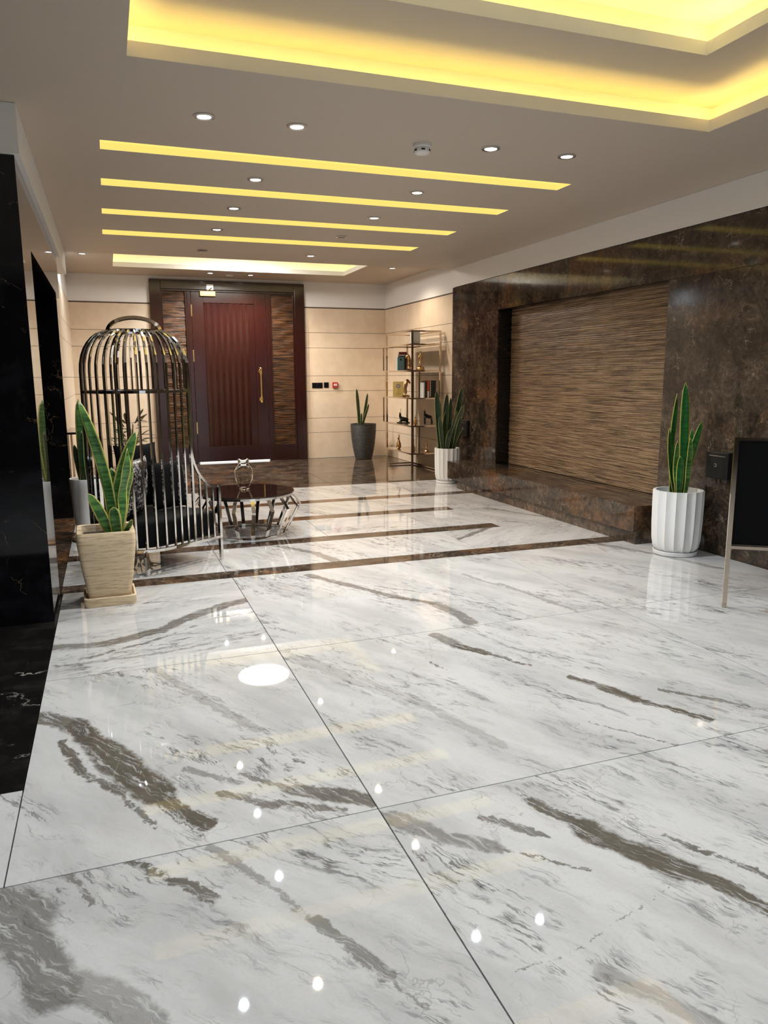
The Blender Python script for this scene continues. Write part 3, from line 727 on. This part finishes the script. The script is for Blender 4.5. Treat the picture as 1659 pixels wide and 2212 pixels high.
# medium white fluted pot by the shelf
MP = at_y(966, 1000, 9.70); MP = Vector((MP.x, 9.70, 0))
t_ = thing('potted_snake_plant', 'dense dark snake plant in the smaller white fluted pot next to the chrome shelf', 'plant', MP, group='potted snake plants')
fluted_pot(t_, .18, .47, .025, 16)
spec = [(950, 943, 843, .085, .0), (955, 958, 905, .07, -.05), (962, 966, 850, .085, .03), (968, 974, 858, .06, .06), (975, 998, 836, .075, .05), (972, 1003, 873, .075, .0),
        (978, 995, 900, .05, -.06), (958, 962, 890, .075, -.08), (965, 975, 925, .07, -.1), (948, 950, 865, .06, .08), (980, 1002, 925, .03, -.05), (970, 988, 885, .04, .09), (956, 950, 900, .06, -.09)]
for k, (a, b, y1, w, dy) in enumerate(spec):
    lv(MP, t_, MP.y, a, b, y1, w, 'leaf_b', dy, dy*1.6-(.32 if b > 985 else 0), ((.03 if b < a else -.03)*(k % 3)*.5, 0, 0), face=-.3+.35*math.sin(k*2.1), twist=.4*math.sin(k), z0=.46)

# grey ribbed pot by the back wall
GP = at_y(785.5, 990, 13.12); GP = Vector((GP.x, 13.12, 0))
t_ = thing('potted_snake_plant', 'sparse snake plant in the tall dark grey ribbed pot against the beige wall', 'plant', GP, group='potted snake plants')
prof = []
for j in range(53):
    q = j/52; r_ = .148+.086*math.sin(q*math.pi/2)**.85
    prof.append((r_+(.004 if j % 2 else -.003), .64*q))
prof += [(.240, .645), (.212, .645), (.209, .60)]
MB().lathe(prof, 36).build('pot', 'grey_pot', t_, smooth=False)
MB().lathe([(.208, .60), (.02, .605)], 24).build('soil', 'soil', t_)
for (a, b, y1, w, dy) in ((778, 770, 839, .07, 0), (776, 772, 862, .05, .03), (784, 794, 849, .06, .0), (782, 797, 872, .05, -.04), (780, 781, 892, .045, -.05)):
    lv(GP, t_, GP.y, a, b, y1, w, 'leaf_b', dy, dy, (.0, 0, 0), face=.2, z0=.59, bw=.75)

# square beige planter at the left front
SP = Vector((-.075, 5.31, 0))
SQR = math.radians(1.5)
t_ = thing('potted_snake_plant', 'snake plant with broad twisted leaves in the square beige planter', 'plant', SP, group='potted snake plants')
def rsq(hx, hy, z, r_=.03, n=5):
    out = []
    for cxq, cyq, a0 in ((hx-r_, hy-r_, 0), (-hx+r_, hy-r_, 90), (-hx+r_, -hy+r_, 180), (hx-r_, -hy+r_, 270)):
        for i in range(n): a = math.radians(a0+90*i/(n-1)); out.append((cxq+r_*math.cos(a), cyq+r_*math.sin(a), z))
    return out
def loft(loops, capb=True, capt=True):
    mb = MB(); n = len(loops[0])
    for l in loops: mb.v += l
    for j in range(len(loops)-1):
        for i in range(n): k = (i+1) % n; mb.f.append((j*n+i, j*n+k, (j+1)*n+k, (j+1)*n+i))
    if capb: mb.f.append(tuple(reversed(range(n))))
    if capt: mb.f.append(tuple((len(loops)-1)*n+i for i in range(n)))
    return mb
loft([rsq(.128, .128, .035), rsq(.135, .135, .06), rsq(.156, .156, .20), rsq(.176, .176, .36), rsq(.184, .184, .44), rsq(.183, .183, .495), rsq(.178, .178, .503), rsq(.152, .152, .500, .025), rsq(.146, .146, .475, .025), rsq(.142, .142, .455, .025)]).build('pot', 'beige_pot', t_, smooth=True, rotz=SQR)
loft([rsq(.143, .143, .456, .02), rsq(.06, .06, .470, .02)]).build('soil', 'soil', t_, rotz=SQR)
loft([rsq(.160, .160, 0), rsq(.165, .165, .02), rsq(.166, .166, .060), rsq(.155, .155, .064), rsq(.150, .150, .030), rsq(.10, .10, .028)]).build('saucer', 'beige_pot', t_, smooth=True, rotz=SQR)
Y_ = SP.y; z0 = .45
lv(SP, t_, Y_, 236, 168, 864, .074, 'leaf_a', 0, -.02, (.095, 0, -.08), face=-.25, twist=.45, z0=z0, n=24, wave=.010, bw=.8)
lv(SP, t_, Y_, 243, 294, 932, .088, 'leaf_a', .02, .0, (-.10, 0, -.05), face=.5, twist=-.6, z0=z0, n=22, wave=.008, bw=.7)
lv(SP, t_, Y_, 246, 272, 968, .066, 'leaf_a', -.04, -.05, (.01, 0, -.03), face=.2, twist=.5, z0=z0, n=22, wave=.016, bw=.4)
lv(SP, t_, Y_, 228, 191, 1066, .075, 'leaf_a', -.03, -.06, (.03, 0, -.04), face=.1, twist=.3, z0=z0, bw=.5)
lv(SP, t_, Y_, 243, 245, 1095, .080, 'leaf_a', -.08, -.10, (0, 0, 0), face=-.1, z0=z0, bw=.75)
lv(SP, t_, Y_, 252, 285, 1122, .035, 'leaf_a', -.04, -.08, (.01, 0, -.01), face=-.3, twist=.5, z0=z0)
lv(SP, t_, Y_, 247, 259, 1118, .028, 'leaf_a', -.02, -.02, (.015, 0, 0), face=.2, z0=z0)
lv(SP, t_, Y_, 250, 284, 995, .050, 'leaf_a', .05, .07, (.01, 0, 0), face=.6, twist=.3, z0=z0, wave=.006)
lv(SP, t_, Y_, 245, 240, 1010, .085, 'leaf_a', .06, .08, (.0, 0, 0), face=-.2, twist=.3, z0=z0)

# tall white tapered pot behind, in front of the doorway
WP = Vector((-.235, 7.45, 0))
t_ = thing('potted_snake_plant', 'snake plant in the tall smooth white pot half hidden behind the birdcage chair', 'plant', WP, group='potted snake plants')
MB().lathe([(.10, .03), (.115, .06), (.135, .25), (.15, .5), (.155, .575), (.150, .585), (.138, .58), (.135, .55)], 32).build('pot', 'white_pot', t_, smooth=True)
MB().lathe([(.134, .55), (.02, .555)], 20).build('soil', 'soil', t_)
MB().lathe([(.15, 0), (.165, .02), (.155, .035), (.12, .03), (.02, .03)], 24).build('saucer', 'terracotta', t_, smooth=True)
for (a, b, y1, w, dy, bx) in ((178, 169, 862, .10, 0, .02), (176, 182, 905, .07, .04, .02), (182, 176, 930, .05, -.03, -.04), (172, 160, 960, .05, .02, 0), (184, 192, 950, .05, 0, .03)):
    lv(WP, t_, WP.y, a, b, y1, w, 'leaf_b' if dy else 'leaf_a', dy, dy, (bx, 0, 0), face=-.1, z0=.55, twist=.3)

# ================================================================== BIRDCAGE CHAIR
CH = Vector((.20, 6.25, 0)); FA = math.radians(35); R0 = .385
ch = thing('birdcage_chair', 'tall chrome birdcage armchair with domed top and black cushions', 'chair', CH, FA)
def plan(f, side): return Vector((f, side*R0, 0))          # local: +x = front
HB = .0072
ZR, ZA, FP, FF = .195, .62, .20, .47       # base rail, arm height, cage post and arm front (forward distance)
def hz(f): return ZA+.36*(1-math.sqrt(max(0, 1-((FF-f)/(FF-FP))**2)))
Tc = Vector((.03, 0, 0)); RT = .19; ZT = 1.85; Z0 = 1.55
def dome(P):
    d = (P-Tc); d.z = 0; Q = Tc+d.normalized()*RT
    return [P+(Q-P)*(1-math.cos(a*math.pi/16))+Vector((0, 0, Z0+(ZT-Z0)*math.sin(a*math.pi/16))) for a in range(0, 9)]
base = [Vector((FF, -R0, ZR))]+[Vector((-R0*math.sin(a), -R0*math.cos(a), ZR)) for a in [math.pi*k/24 for k in range(25)]]+[Vector((FF, R0, ZR))]
MB().sweep(base, .011, .011, closed=True, upv=(0, 0, 1)).build('base_rail', 'chrome', ch)
stations = []
for k in range(4): stations.append((Vector((FP-FP*k/3.0*.98, -R0, 0)), k == 0))
nb = 16
for k in range(nb+1):
    a = math.pi*k/nb; stations.append((Vector((-R0*math.sin(a), -R0*math.cos(a), 0)), False))
for k in range(4): stations.append((Vector((FP*(k/3.0*.98+.02), R0, 0)), k == 3))
seen = []
for P, post in stations:
    if any((P-q).length < .03 for q in seen): continue
    seen.append(P)
    MB().sweep([P+Vector((0, 0, ZR)), P+Vector((0, 0, .9))]+dome(P), HB*(1.35 if post else 1.0)).build('bar', 'chrome', ch)
for s in (-1, 1):
    MB().sweep([Vector((f, s*R0, hz(f))) for f in [FP+(FF-FP)*(k/12)**2.2 for k in range(13)]], .010, .007).build('arm_rail', 'chrome', ch)
    for f in (.272, .338, .404): MB().sweep([Vector((f, s*R0, ZR)), Vector((f, s*R0, hz(f)))], HB).build('bar', 'chrome', ch)
    MB().sweep([Vector((FF, s*R0, 0.0)), Vector((FF, s*R0, ZA+.008))], .0125).build('leg', 'chrome', ch)
    q = math.radians(125); MB().sweep([Vector((R0*math.cos(q), s*R0*math.sin(q), 0)), Vector((R0*math.cos(q), s*R0*math.sin(q), ZR))], .0125).build('leg', 'chrome', ch)
# hoop (front part bows between the two posts), front dome bars end on it
fb = [Vector((FP+.10*math.cos(a), -R0*math.sin(a)*-1, 0)) for a in [math.radians(-90+180*k/14) for k in range(15)]]
hoop = [Vector((-R0*math.sin(a), -R0*math.cos(a), 1.395)) for a in [math.pi*k/28 for k in range(29)]]
hoop = [Vector((FP, -R0, 1.395))]+hoop+[Vector((FP, R0, 1.395))]+[Vector((p.x, -p.y, 1.395)) for p in fb][1:-1]
front = [Vector((FP+.10*math.cos(a), R0*math.sin(a), 0)) for a in [math.radians(v) for v in (-66, -44, -22, 0, 22, 44, 66)]]
hoop_pts = [Vector((-R0*math.sin(a), -R0*math.cos(a), 1.395)) for a in [math.pi*k/28 for k in range(29)]]
hoop_front = [Vector((FP+.10*math.cos(a), R0*math.sin(a), 1.395)) for a in [math.radians(90-180*k/14) for k in range(15)]]
MB().sweep(hoop_pts+hoop_front, .008, .010, closed=True, upv=(0, 0, 1)).build('hoop', 'chrome', ch)
for P in front: MB().sweep([P+Vector((0, 0, 1.395))]+dome(P), HB).build('bar', 'chrome', ch)
MB().sweep([Tc+Vector((RT*math.cos(a), RT*math.sin(a), ZT)) for a in [2*math.pi*k/32 for k in range(32)]], .010, .012, closed=True, upv=(0, 0, 1)).build('top_ring', 'chrome', ch)
hdir = Vector((math.cos(-FA-.1), math.sin(-FA-.1), 0))
MB().sweep([Tc+hdir*(RT*1.02*math.cos(a))+Vector((0, 0, ZT+.105*math.sin(a))) for a in [math.pi*k/20 for k in range(21)]], .016, .006).build('carry_handle', 'bronze_chrome', ch)
# seat and loose cushions
def cushion(name, label, cat, w, h, d, loc, rx, rz, mat, parent=None):
    vs_ = []; fs_ = []; n = 12
    for side in (1, -1):
        for j in range(n+1):
            for i in range(n+1):
                u = i/n*2-1; v = j/n*2-1
                pin = 1-.07*(1-abs(u)**2)*(abs(v)**4)-.0; pin2 = 1-.07*(1-abs(v)**2)*(abs(u)**4)
                th = d*.5*((1-abs(u)**3.2)*(1-abs(v)**3.2))**.5
                vs_.append((u*w/2*pin2, side*th, v*h/2*pin))
    m_ = (n+1)*(n+1)
    for s_i in range(2):
        for j in range(n):
            for i in range(n):
                a = s_i*m_+j*(n+1)+i; fs_.append((a, a+1, a+n+2, a+n+1))
    o = MB().add(vs_, fs_).build(name, mat, parent, smooth=True)
    bm = bmesh.new(); bm.from_mesh(o.data); bmesh.ops.remove_doubles(bm, verts=bm.verts, dist=.0005); bmesh.ops.recalc_face_normals(bm, faces=bm.faces); bm.to_mesh(o.data); bm.free()
    o.location = loc; o.rotation_euler = (rx, 0, rz)
    if label: tag(o, label, cat, 'cushions in the birdcage chair')
    return o
seat_loops = []
rr = R0-.03
def sl_loop(r_, ff_, z): return [(ff_, -r_, z)]+[(-r_*math.sin(a), -r_*math.cos(a), z) for a in [math.pi*k/20 for k in range(21)]]+[(ff_, r_, z)]
loft([sl_loop(rr-.03, FF-.05, ZR+.012), sl_loop(rr, FF-.02, ZR+.03), sl_loop(rr, FF-.02, .39), sl_loop(rr-.02, FF-.035, .415), sl_loop(rr-.06, FF-.08, .425)]).build('seat_cushion', 'leather', ch, smooth=True)
def chl(x, y, z): 
    v = Matrix.Rotation(FA, 4, 'Z') @ Vector((x, y, z)); return v+CH
cushion('throw_cushion', 'black glittering sequin cushion at the left in the birdcage chair', 'cushion', .42, .46, .13, chl(-.13, -.09, .66), .10, FA+.55, 'glitter')
cushion('throw_cushion', 'tall plain black velvet cushion at the back of the birdcage chair', 'cushion', .42, .54, .12, chl(.15, .22, .695), -.10, FA+.02, 'velvet')
cushion('throw_cushion', 'black velvet cushion leaning in front near the arm of the birdcage chair', 'cushion', .36, .40, .13, chl(.265, .0, .625), -.16, FA, 'velvet')

# ================================================================== COFFEE TABLE
TB = Vector((1.20, 7.2, 0))
tb = thing('coffee_table', 'round coffee table with dark glass top and flared chrome bars', 'table', TB)
RTP, RBD, RBS, ZTP, ZBD = .437, .515, .372, .405, .285
MB().lathe([(.455, ZTP), (.46, ZTP+.003), (.46, ZTP+.010), (.455, ZTP+.013)], 64).build('glass_top', 'dark_glass', tb)
MB().sweep([(RTP*math.cos(a), RTP*math.sin(a), ZTP-.012) for a in [2*math.pi*k/64 for k in range(64)]], .012, .010, closed=True, upv=(0, 0, 1)).build('top_ring', 'chrome', tb)
MB().sweep([(RBS*math.cos(a), RBS*math.sin(a), .013) for a in [2*math.pi*k/64 for k in range(64)]], .012, .012, closed=True, upv=(0, 0, 1)).build('base_ring', 'chrome', tb)
NBAR = 18
src = None
for k in range(NBAR):
    if src is None:
        src = MB().sweep([(RTP, 0, ZTP-.02), (RBD, 0, ZBD), (RBS, 0, .02)], .017, .006, upv=(1, 0, 0)).build('bar', 'chrome', tb)
        b_ = src
    else: b_ = child_copy(src, tb)
    b_.rotation_euler = (0, 0, 2*math.pi*(k+.35)/NBAR)
# vase
VP = at_z(528, 1057.5, .418); 
vz = thing('glass_vase', 'clear glass vase standing on the round dark table', 'vase', (VP.x, VP.y, .4185))
op = [(.044, 0), (.049, .004), (.049, .012), (.058, .035), (.073, .07), (.085, .115), (.091, .16), (.088, .192), (.072, .222), (.056, .238), (.052, .255), (.055, .280), (.060, .298)]
ip = [(r_-.005, z) for r_, z in reversed(op[3:])]+[(.044, .017), (.003, .015)]
MB().lathe(op+ip, 40).build('body', 'glass', vz, smooth=True)

# ================================================================== CHROME SHELF
SX0, SX1, SY0, SY1, SH = 4.43, 4.90, 10.89, 12.03, 2.19
sh = thing('chrome_shelf', 'open chrome display shelf against the beige side wall', 'shelf', (SX0, SY0, 0))
dx_, dy_ = SX1-SX0, SY1-SY0
LV = [.303, .735, 1.165, 1.59, 1.99]
for (x, y) in ((0, 0), (dx_, 0), (0, dy_), (dx_, dy_)): MB().sweep([(x, y, 0), (x, y, SH)], .013).build('post', 'bronze_chrome', sh)
for z in (.022, SH-.013):
    for a, b in (((0, 0), (dx_, 0)), ((0, dy_), (dx_, dy_)), ((0, 0), (0, dy_)), ((dx_, 0), (dx_, dy_))):
        if z < 1 and a == (0, 0) and b == (dx_, 0): continue
        if z < 1 and a == (0, 0): continue
        MB().sweep([(*a, z), (*b, z)], .011).build('rail', 'bronze_chrome', sh)
for k, z in enumerate(LV):
    sb_ = MB().box(-.01, dx_+.01, -.01, dy_+.01, z-.010, z).build('shelf_board', 'shelf_board', sh, bevel=.002)
    MB().sweep([(-.012, -.012, z-.012), (dx_+.012, -.012, z-.012), (dx_+.012, dy_+.012, z-.012), (-.012, dy_+.012, z-.012)], .006, .009, closed=True, upv=(0, 0, 1)).build('shelf_edge', 'bronze_chrome', sb_)
for z0, z1 in ((1.59, 1.97), (.735, 1.145)):     # offset loops at the far end
    MB().sweep([(0, dy_+.16, z0), (0, dy_+.16, z1), (0, dy_, z1), (0, dy_, z0)], .010, closed=True).build('side_loop', 'bronze_chrome', sh)
    MB().sweep([(dx_-.10, dy_, z0), (dx_-.10, dy_, z1)], .012).build('inner_post', 'bronze_chrome', sh)
for z0, z1 in ((1.165, 1.58), (.303, .725)):
    MB().sweep([(.115, 0, z0), (.115, 0, z1)], .012).build('inner_post', 'bronze_chrome', sh)
    MB().sweep([(.08, .16, z0), (.08, .16, z1)], .010).build('inner_post', 'bronze_chrome', sh)

# ---- things on the shelf
def book(name, label, col, x, y, z, th, hgt, dep, rz=0.0, strip=None, front_dir='y'):
    """upright book, spine towards -y"""
    t_ = thing(name, label, 'book', (x, y, z), rz, group='books on the chrome shelf')
    c = plain('book_cover_'+str(len(bpy.data.materials)), col, .45)
    cv_ = MB().box(-th/2, th/2, 0, .003, 0, hgt).box(-th/2, -th/2+.003, .003, dep, 0, hgt).box(th/2-.003, th/2, .003, dep, 0, hgt).build('cover', c, t_)
    MB().box(-th/2+.003, th/2-.003, .003, dep-.004, .003, hgt-.003).build('pages', 'white_plastic', t_)
    if strip:
        for (z0, z1, w, m) in strip: MB().box(-w/2, w/2, -.0012, 0, z0, z1).build('spine_mark', m, cv_)
    return t_
zl = LV[3]+.0005
bx = SX0+.17
book('book', 'pale blue book with the lowest cover of the upper shelf row', (.28, .50, .58), at_x(866, 800, 4.55).x, at_x(866, 800, 4.55).y, zl, .12, .215, .03, strip=[(.16, .19, .03, 'black')])
book('book', 'black and white book standing behind the pale blue one', (.02, .02, .025), at_x(871, 800, 4.63).x, at_x(871, 800, 4.63).y+.03, zl, .13, .265, .03, strip=[(.235, .262, .125, 'white_plastic')])
book('book', 'pink-red book, tallest at the back of the upper shelf row', (.45, .05, .08), at_x(873.5, 800, 4.67).x, at_x(873.5, 800, 4.67).y+.06, zl, .135, .305, .03)
zl = LV[2]+.0005
X0 = SX0+.20
row = [('thin white book, left end of the row beside the chrome post', (.75, .73, .70), .020, .235, None), ('slim dark green book next to the thin white one', (.02, .035, .03), .022, .25, None),
       ('slim black book left of the red one', (.008, .008, .008), .022, .255, None),
       ('red book with a white lower spine', (.62, .09, .03), .034, .262, [(.0, .10, .030, 'white_plastic')]),
       ('thick black book with white lettering on the spine', (.006, .006, .006), .115, .265, [(.02+.027*k, .02+.027*k+.017, .014, 'white_plastic') for k in range(9)])]
for lab, col, th, hg, stp in row:
    b_ = book('book', lab, col, X0+th/2, SY0+.03, zl, th-.001, hg, .17, strip=stp)
    if th > .1:
        for c_ in b_.children:
            for g_ in c_.children: g_.location.x = -.038
    X0 += th
# yellow upright card with a drawn face medallion
t_ = thing('yellow_card', 'yellow upright picture card with a round medallion on the shelf', 'card', (at_x(860, 800, 4.55).x, at_x(860, 800, 4.55).y, LV[2]+.0005), -.30)
MB().box(-.088, .088, -.006, .006, 0, .245).build('board', plain('yellow_card', (.92, .68, .22), .5), t_)
MB().lathe([(.036, 0), (.036, .002)], 20).build('medallion', plain('medallion', (.35, .22, .22), .5), t_); m_ = t_.children[-1]; m_.location = (0, -.006, .17); m_.rotation_euler = (math.pi/2, 0, 0)
MB().lathe([(.024, 0), (.024, .003)], 16).build('medallion_face', plain('medallion_face', (.62, .50, .50), .5), t_); m_ = t_.children[-1]; m_.location = (.002, -.007, .168); m_.rotation_euler = (math.pi/2, 0, 0)
MB().box(-.001, .001, -.0075, -.006, .045, .12).box(-.03, .03, -.0075, -.006, .042, .046).build('line_drawing', 'gold', t_)

def figure(label, mat, loc, kind, hgt, rz=0.0, name='figurine'):
    t_ = thing(name, label, 'figurine', loc, rz, group='figurines on the chrome shelf')
    k = hgt
    if kind == 'stand':       # abstract standing figure on a rock base
        loft([rsq(.16*k, .14*k, 0, .03*k), rsq(.18*k, .15*k, .05*k, .04*k), rsq(.13*k, .12*k, .16*k, .04*k), rsq(.07*k, .07*k, .20*k, .03*k)]).build('base', mat, t_, smooth=True)
        V_ = [(0, 0, .17), (.02, 0, .34), (-.02, 0, .50), (.0, 0, .66), (.02, 0, .80), (.01, 0, .86), (.0, 0, .93), (.07, 0, .70), (.12, 0, .55), (-.06, .02, .70), (-.10, .03, .56), (-.04, 0, .42)]
        skin_obj('body', mat, t_, [Vector(v)*k for v in V_], [(0, 1), (1, 2), (2, 3), (3, 4), (4, 5), (5, 6), (3, 7), (7, 8), (3, 9), (9, 10), (10, 11)],
                 [r_*k for r_ in (.06, .055, .10, .085, .045, .05, .06, .045, .03, .045, .03, .025)])
    elif kind == 'horsehead':
        loft([rsq(.20*k, .14*k, 0, .03*k), rsq(.20*k, .14*k, .07*k, .03*k), rsq(.10*k, .09*k, .11*k, .03*k)]).build('base', mat, t_, smooth=True)
        V_ = [(-.04, 0, .10), (-.07, 0, .28), (-.05, 0, .48), (.0, 0, .68), (.06, 0, .84), (.13, 0, .86), (.20, 0, .76), (.23, 0, .70), (.04, .03, .95), (-.08, 0, .66), (.02, 0, .36)]
        skin_obj('body', mat, t_, [Vector(v)*k for v in V_], [(0, 1), (1, 2), (2, 3), (3, 4), (4, 5), (5, 6), (6, 7), (4, 8), (3, 9), (1, 10)], [r_*k for r_ in (.10, .10, .11, .12, .10, .08, .06, .045, .02, .04, .06)])
    elif kind == 'rabbit':
        MB().lathe([(.08*k, 0), (.15*k, .06*k), (.17*k, .18*k), (.155*k, .32*k), (.10*k, .48*k), (.06*k, .58*k), (.05*k, .62*k)], 20).build('body', mat, t_, smooth=True)
        MB().ellipsoid((-.02*k, 0, .68*k), (.095*k, .07*k, .075*k)).build('head', mat, t_, smooth=True)
        for s in (-1, 1): MB().sweep([(.01*k, s*.02*k, .72*k), (.03*k, s*.045*k, .86*k), (.02*k, s*.075*k, 1.0*k)], .026*k, .014*k, 8, taper=[1, 1.1, .25]).build('ear', mat, t_, smooth=True)
    elif kind == 'deer_stand':
        V_ = [(0, 0, .52), (.20, 0, .50), (-.14, 0, .58), (-.17, 0, .76), (-.17, 0, .88), (-.24, 0, .86), (-.17, .06, .50), (-.17, .06, .26), (-.17, .06, .015), (-.14, -.06, .50), (-.14, -.06, .26), (-.13, -.06, .015),
              (.24, .06, .45), (.27, .06, .25), (.26, .06, .015), (.24, -.06, .45), (.30, -.06, .25), (.30, -.06, .015), (.29, 0, .56)]
        E_ = [(0, 1), (0, 2), (2, 3), (3, 4), (4, 5), (2, 6), (6, 7), (7, 8), (2, 9), (9, 10), (10, 11), (1, 12), (12, 13), (13, 14), (1, 15), (15, 16), (16, 17), (1, 18)]
        skin_obj('body', mat, t_, [Vector(v)*k for v in V_], E_, [r_*k for r_ in (.115, .105, .105, .075, .07, .04, .05, .035, .03, .05, .035, .03, .055, .035, .03, .055, .035, .03, .025)])
        for s in (-1, 1): MB().sweep([(-.15*k, s*.025*k, .92*k), (-.13*k, s*.05*k, 1.0*k)], .018*k, .010*k, 6, taper=[1, .3]).build('ear', mat, t_)
    elif kind == 'deer_lie':
        loft([rsq(.45*k, .18*k, 0, .05*k), rsq(.45*k, .18*k, .06*k, .05*k)]).build('base', mat, t_, smooth=True)
        V_ = [(.05, 0, .24), (.30, 0, .22), (-.18, 0, .28), (-.22, 0, .50), (-.21, 0, .68), (-.30, 0, .66), (-.30, .08, .11), (-.10, .10, .10), (.38, .10, .11), (.20, .14, .10)]
        skin_obj('body', mat, t_, [Vector(v)*k for v in V_], [(0, 1), (0, 2), (2, 3), (3, 4), (4, 5), (2, 7), (7, 6), (1, 9), (9, 8)], [r_*k for r_ in (.15, .15, .13, .09, .075, .05, .04, .05, .05, .06)])
        for s in (-1, 1): MB().sweep([(-.19*k, s*.03*k, .74*k), (-.16*k, s*.08*k, .86*k), (-.20*k, s*.10*k, 1.0*k)], .013*k, .013*k, 6, taper=[1, .8, .3]).build('antler', 'gold', t_)
    return t_
def onx(px_, lev, X): p = at_x(px_, 800, X); return (p.x, p.y, LV[lev]+.0005)
def onsh(px_, lev, y): p = at_y(px_, 800, y); return (p.x, y, LV[lev]+.0005)
figure('gold standing statuette beside the coloured books on the upper shelf', 'gold', onx(884, 3, 4.63), 'horsehead', .27, 2.6)
figure('gold slender statuette alone on the right half of the upper shelf', 'gold', onsh(908, 3, 10.99), 'stand', .31, .3)
figure('gold statuette on a block next to the yellow card', 'gold', onx(877, 2, 4.60), 'horsehead', .30, -.3)
figure('black reclining deer ornament with antlers', 'black_figure', onx(871, 1, 4.58), 'deer_lie', .24, -.3)
figure('small gold ornament behind the chrome post on the deer shelf', 'gold', onsh(897, 1, 11.05), 'rabbit', .17, .5)
figure('black standing deer ornament on four legs', 'black_figure', onsh(923.5, 1, 10.99), 'deer_stand', .255, -.2)
figure('gold rabbit ornament with raised ears at the left of the bottom shelf', 'gold', onx(861, 0, 4.53), 'rabbit', .25, .4)
figure('gold rabbit ornament behind the chrome post on the bottom shelf', 'gold', onsh(893, 0, 11.15), 'rabbit', .20, .4)
figure('gold seated ornament at the right of the bottom shelf', 'gold', onsh(922, 0, 10.99), 'stand', .19, .4)
t_ = thing('white_device', 'small white box standing on top of the chrome shelf', 'box', onsh(897, 4, 11.0))
MB().box(-.075, .06, -.05, .05, 0, .185).build('body', 'white_plastic', t_, bevel=.012); MB().box(.0605, .066, -.04, .04, .02, .165).build('side_panel', 'steel', t_, bevel=.002)
MB().box(-.05, .03, -.053, -.05, .10, .15).build('front_panel', 'white_plastic', t_)

# ================================================================== BLACK CHROME-FRAMED BOARD AT THE RIGHT EDGE
SG = Vector((3.70, 3.68, 0)); SA = math.atan2(3.554-3.679, 3.898-3.723)
sg = thing('notice_board', 'tall black free-standing board in a chrome frame at the right edge', 'board', SG, SA)
Wd = .80
for x in (0, Wd): MB().sweep([(x, 0, 0), (x, 0, 1.108)], .0135, .0135, upv=(0, 1, 0)).build('leg', 'bronze_chrome', sg)
MB().sweep([(.0, 0, 1.10), (Wd, 0, 1.10)], .008).build('top_rail', 'bronze_chrome', sg)
MB().sweep([(.0, 0, .403), (Wd, 0, .403)], .010).build('bottom_rail', 'bronze_chrome', sg)
MB().box(.010, Wd-.010, .012, .075, .415, 1.09).build('board', 'leather', sg, bevel=.015)
MB().sweep([(Wd-.12, .07, .95), (Wd-.12, .42, 0)], .010).build('rear_prop', 'bronze_chrome', sg)

# ================================================================== PLANT STAND AND BUSHY PLANT BEHIND THE CAGE CHAIR
st_ = thing('plant_stand', 'slim chrome stand at the left wall behind the birdcage chair', 'stand', (-.485, 9.35, 0))
for (x, y) in ((0.02, 0), (.30, 0), (.02, .9), (.30, .9)): MB().sweep([(x, y, 0), (x, y, .86)], .012).build('post', 'bronze_chrome', st_)
MB().box(.005, .315, -.015, .915, .86, .885).build('top', 'dark_glass', st_, bevel=.003)
MB().box(.02, .30, 0, .9, .25, .262).build('shelf_board', 'shelf_board', st_)
bp = thing('bushy_plant', 'bushy olive-leaved plant in a dark pot seen through the cage bars', 'plant', (.22, 9.55, 0))
MB().lathe([(.13, 0), (.16, .05), (.19, .38), (.195, .42), (.175, .42), (.17, .39)], 28).build('pot', 'grey_pot', bp, smooth=True)
MB().lathe([(.17, .39), (.02, .395)], 20).build('soil', 'soil', bp)
for k in range(5):
    a = k*1.26; MB().sweep([(.03*math.cos(a), .03*math.sin(a), .39), (.05*math.cos(a), .05*math.sin(a), .65), (.13*math.cos(a), .13*math.sin(a), .95)], .008, n=6, taper=[1, .8, .5]).build('stem', 'leaf_olive', bp)
rnd = random.Random(3)
for k in range(42):
    a = rnd.uniform(0, 6.28); z = rnd.uniform(.55, .98); r_ = .05+.08*(z-.4); L = rnd.uniform(.16, .26); e = rnd.uniform(-.1, .9)
    b = Vector((r_*math.cos(a), r_*math.sin(a), z)); d = Vector((math.cos(a)*math.cos(e), math.sin(a)*math.cos(e), math.sin(e)))
    leaf_mesh(bp, b, b+d*L, .045, 'leaf_olive', (0, 0, .03), face=a+1.57, n=5, bw=.3)
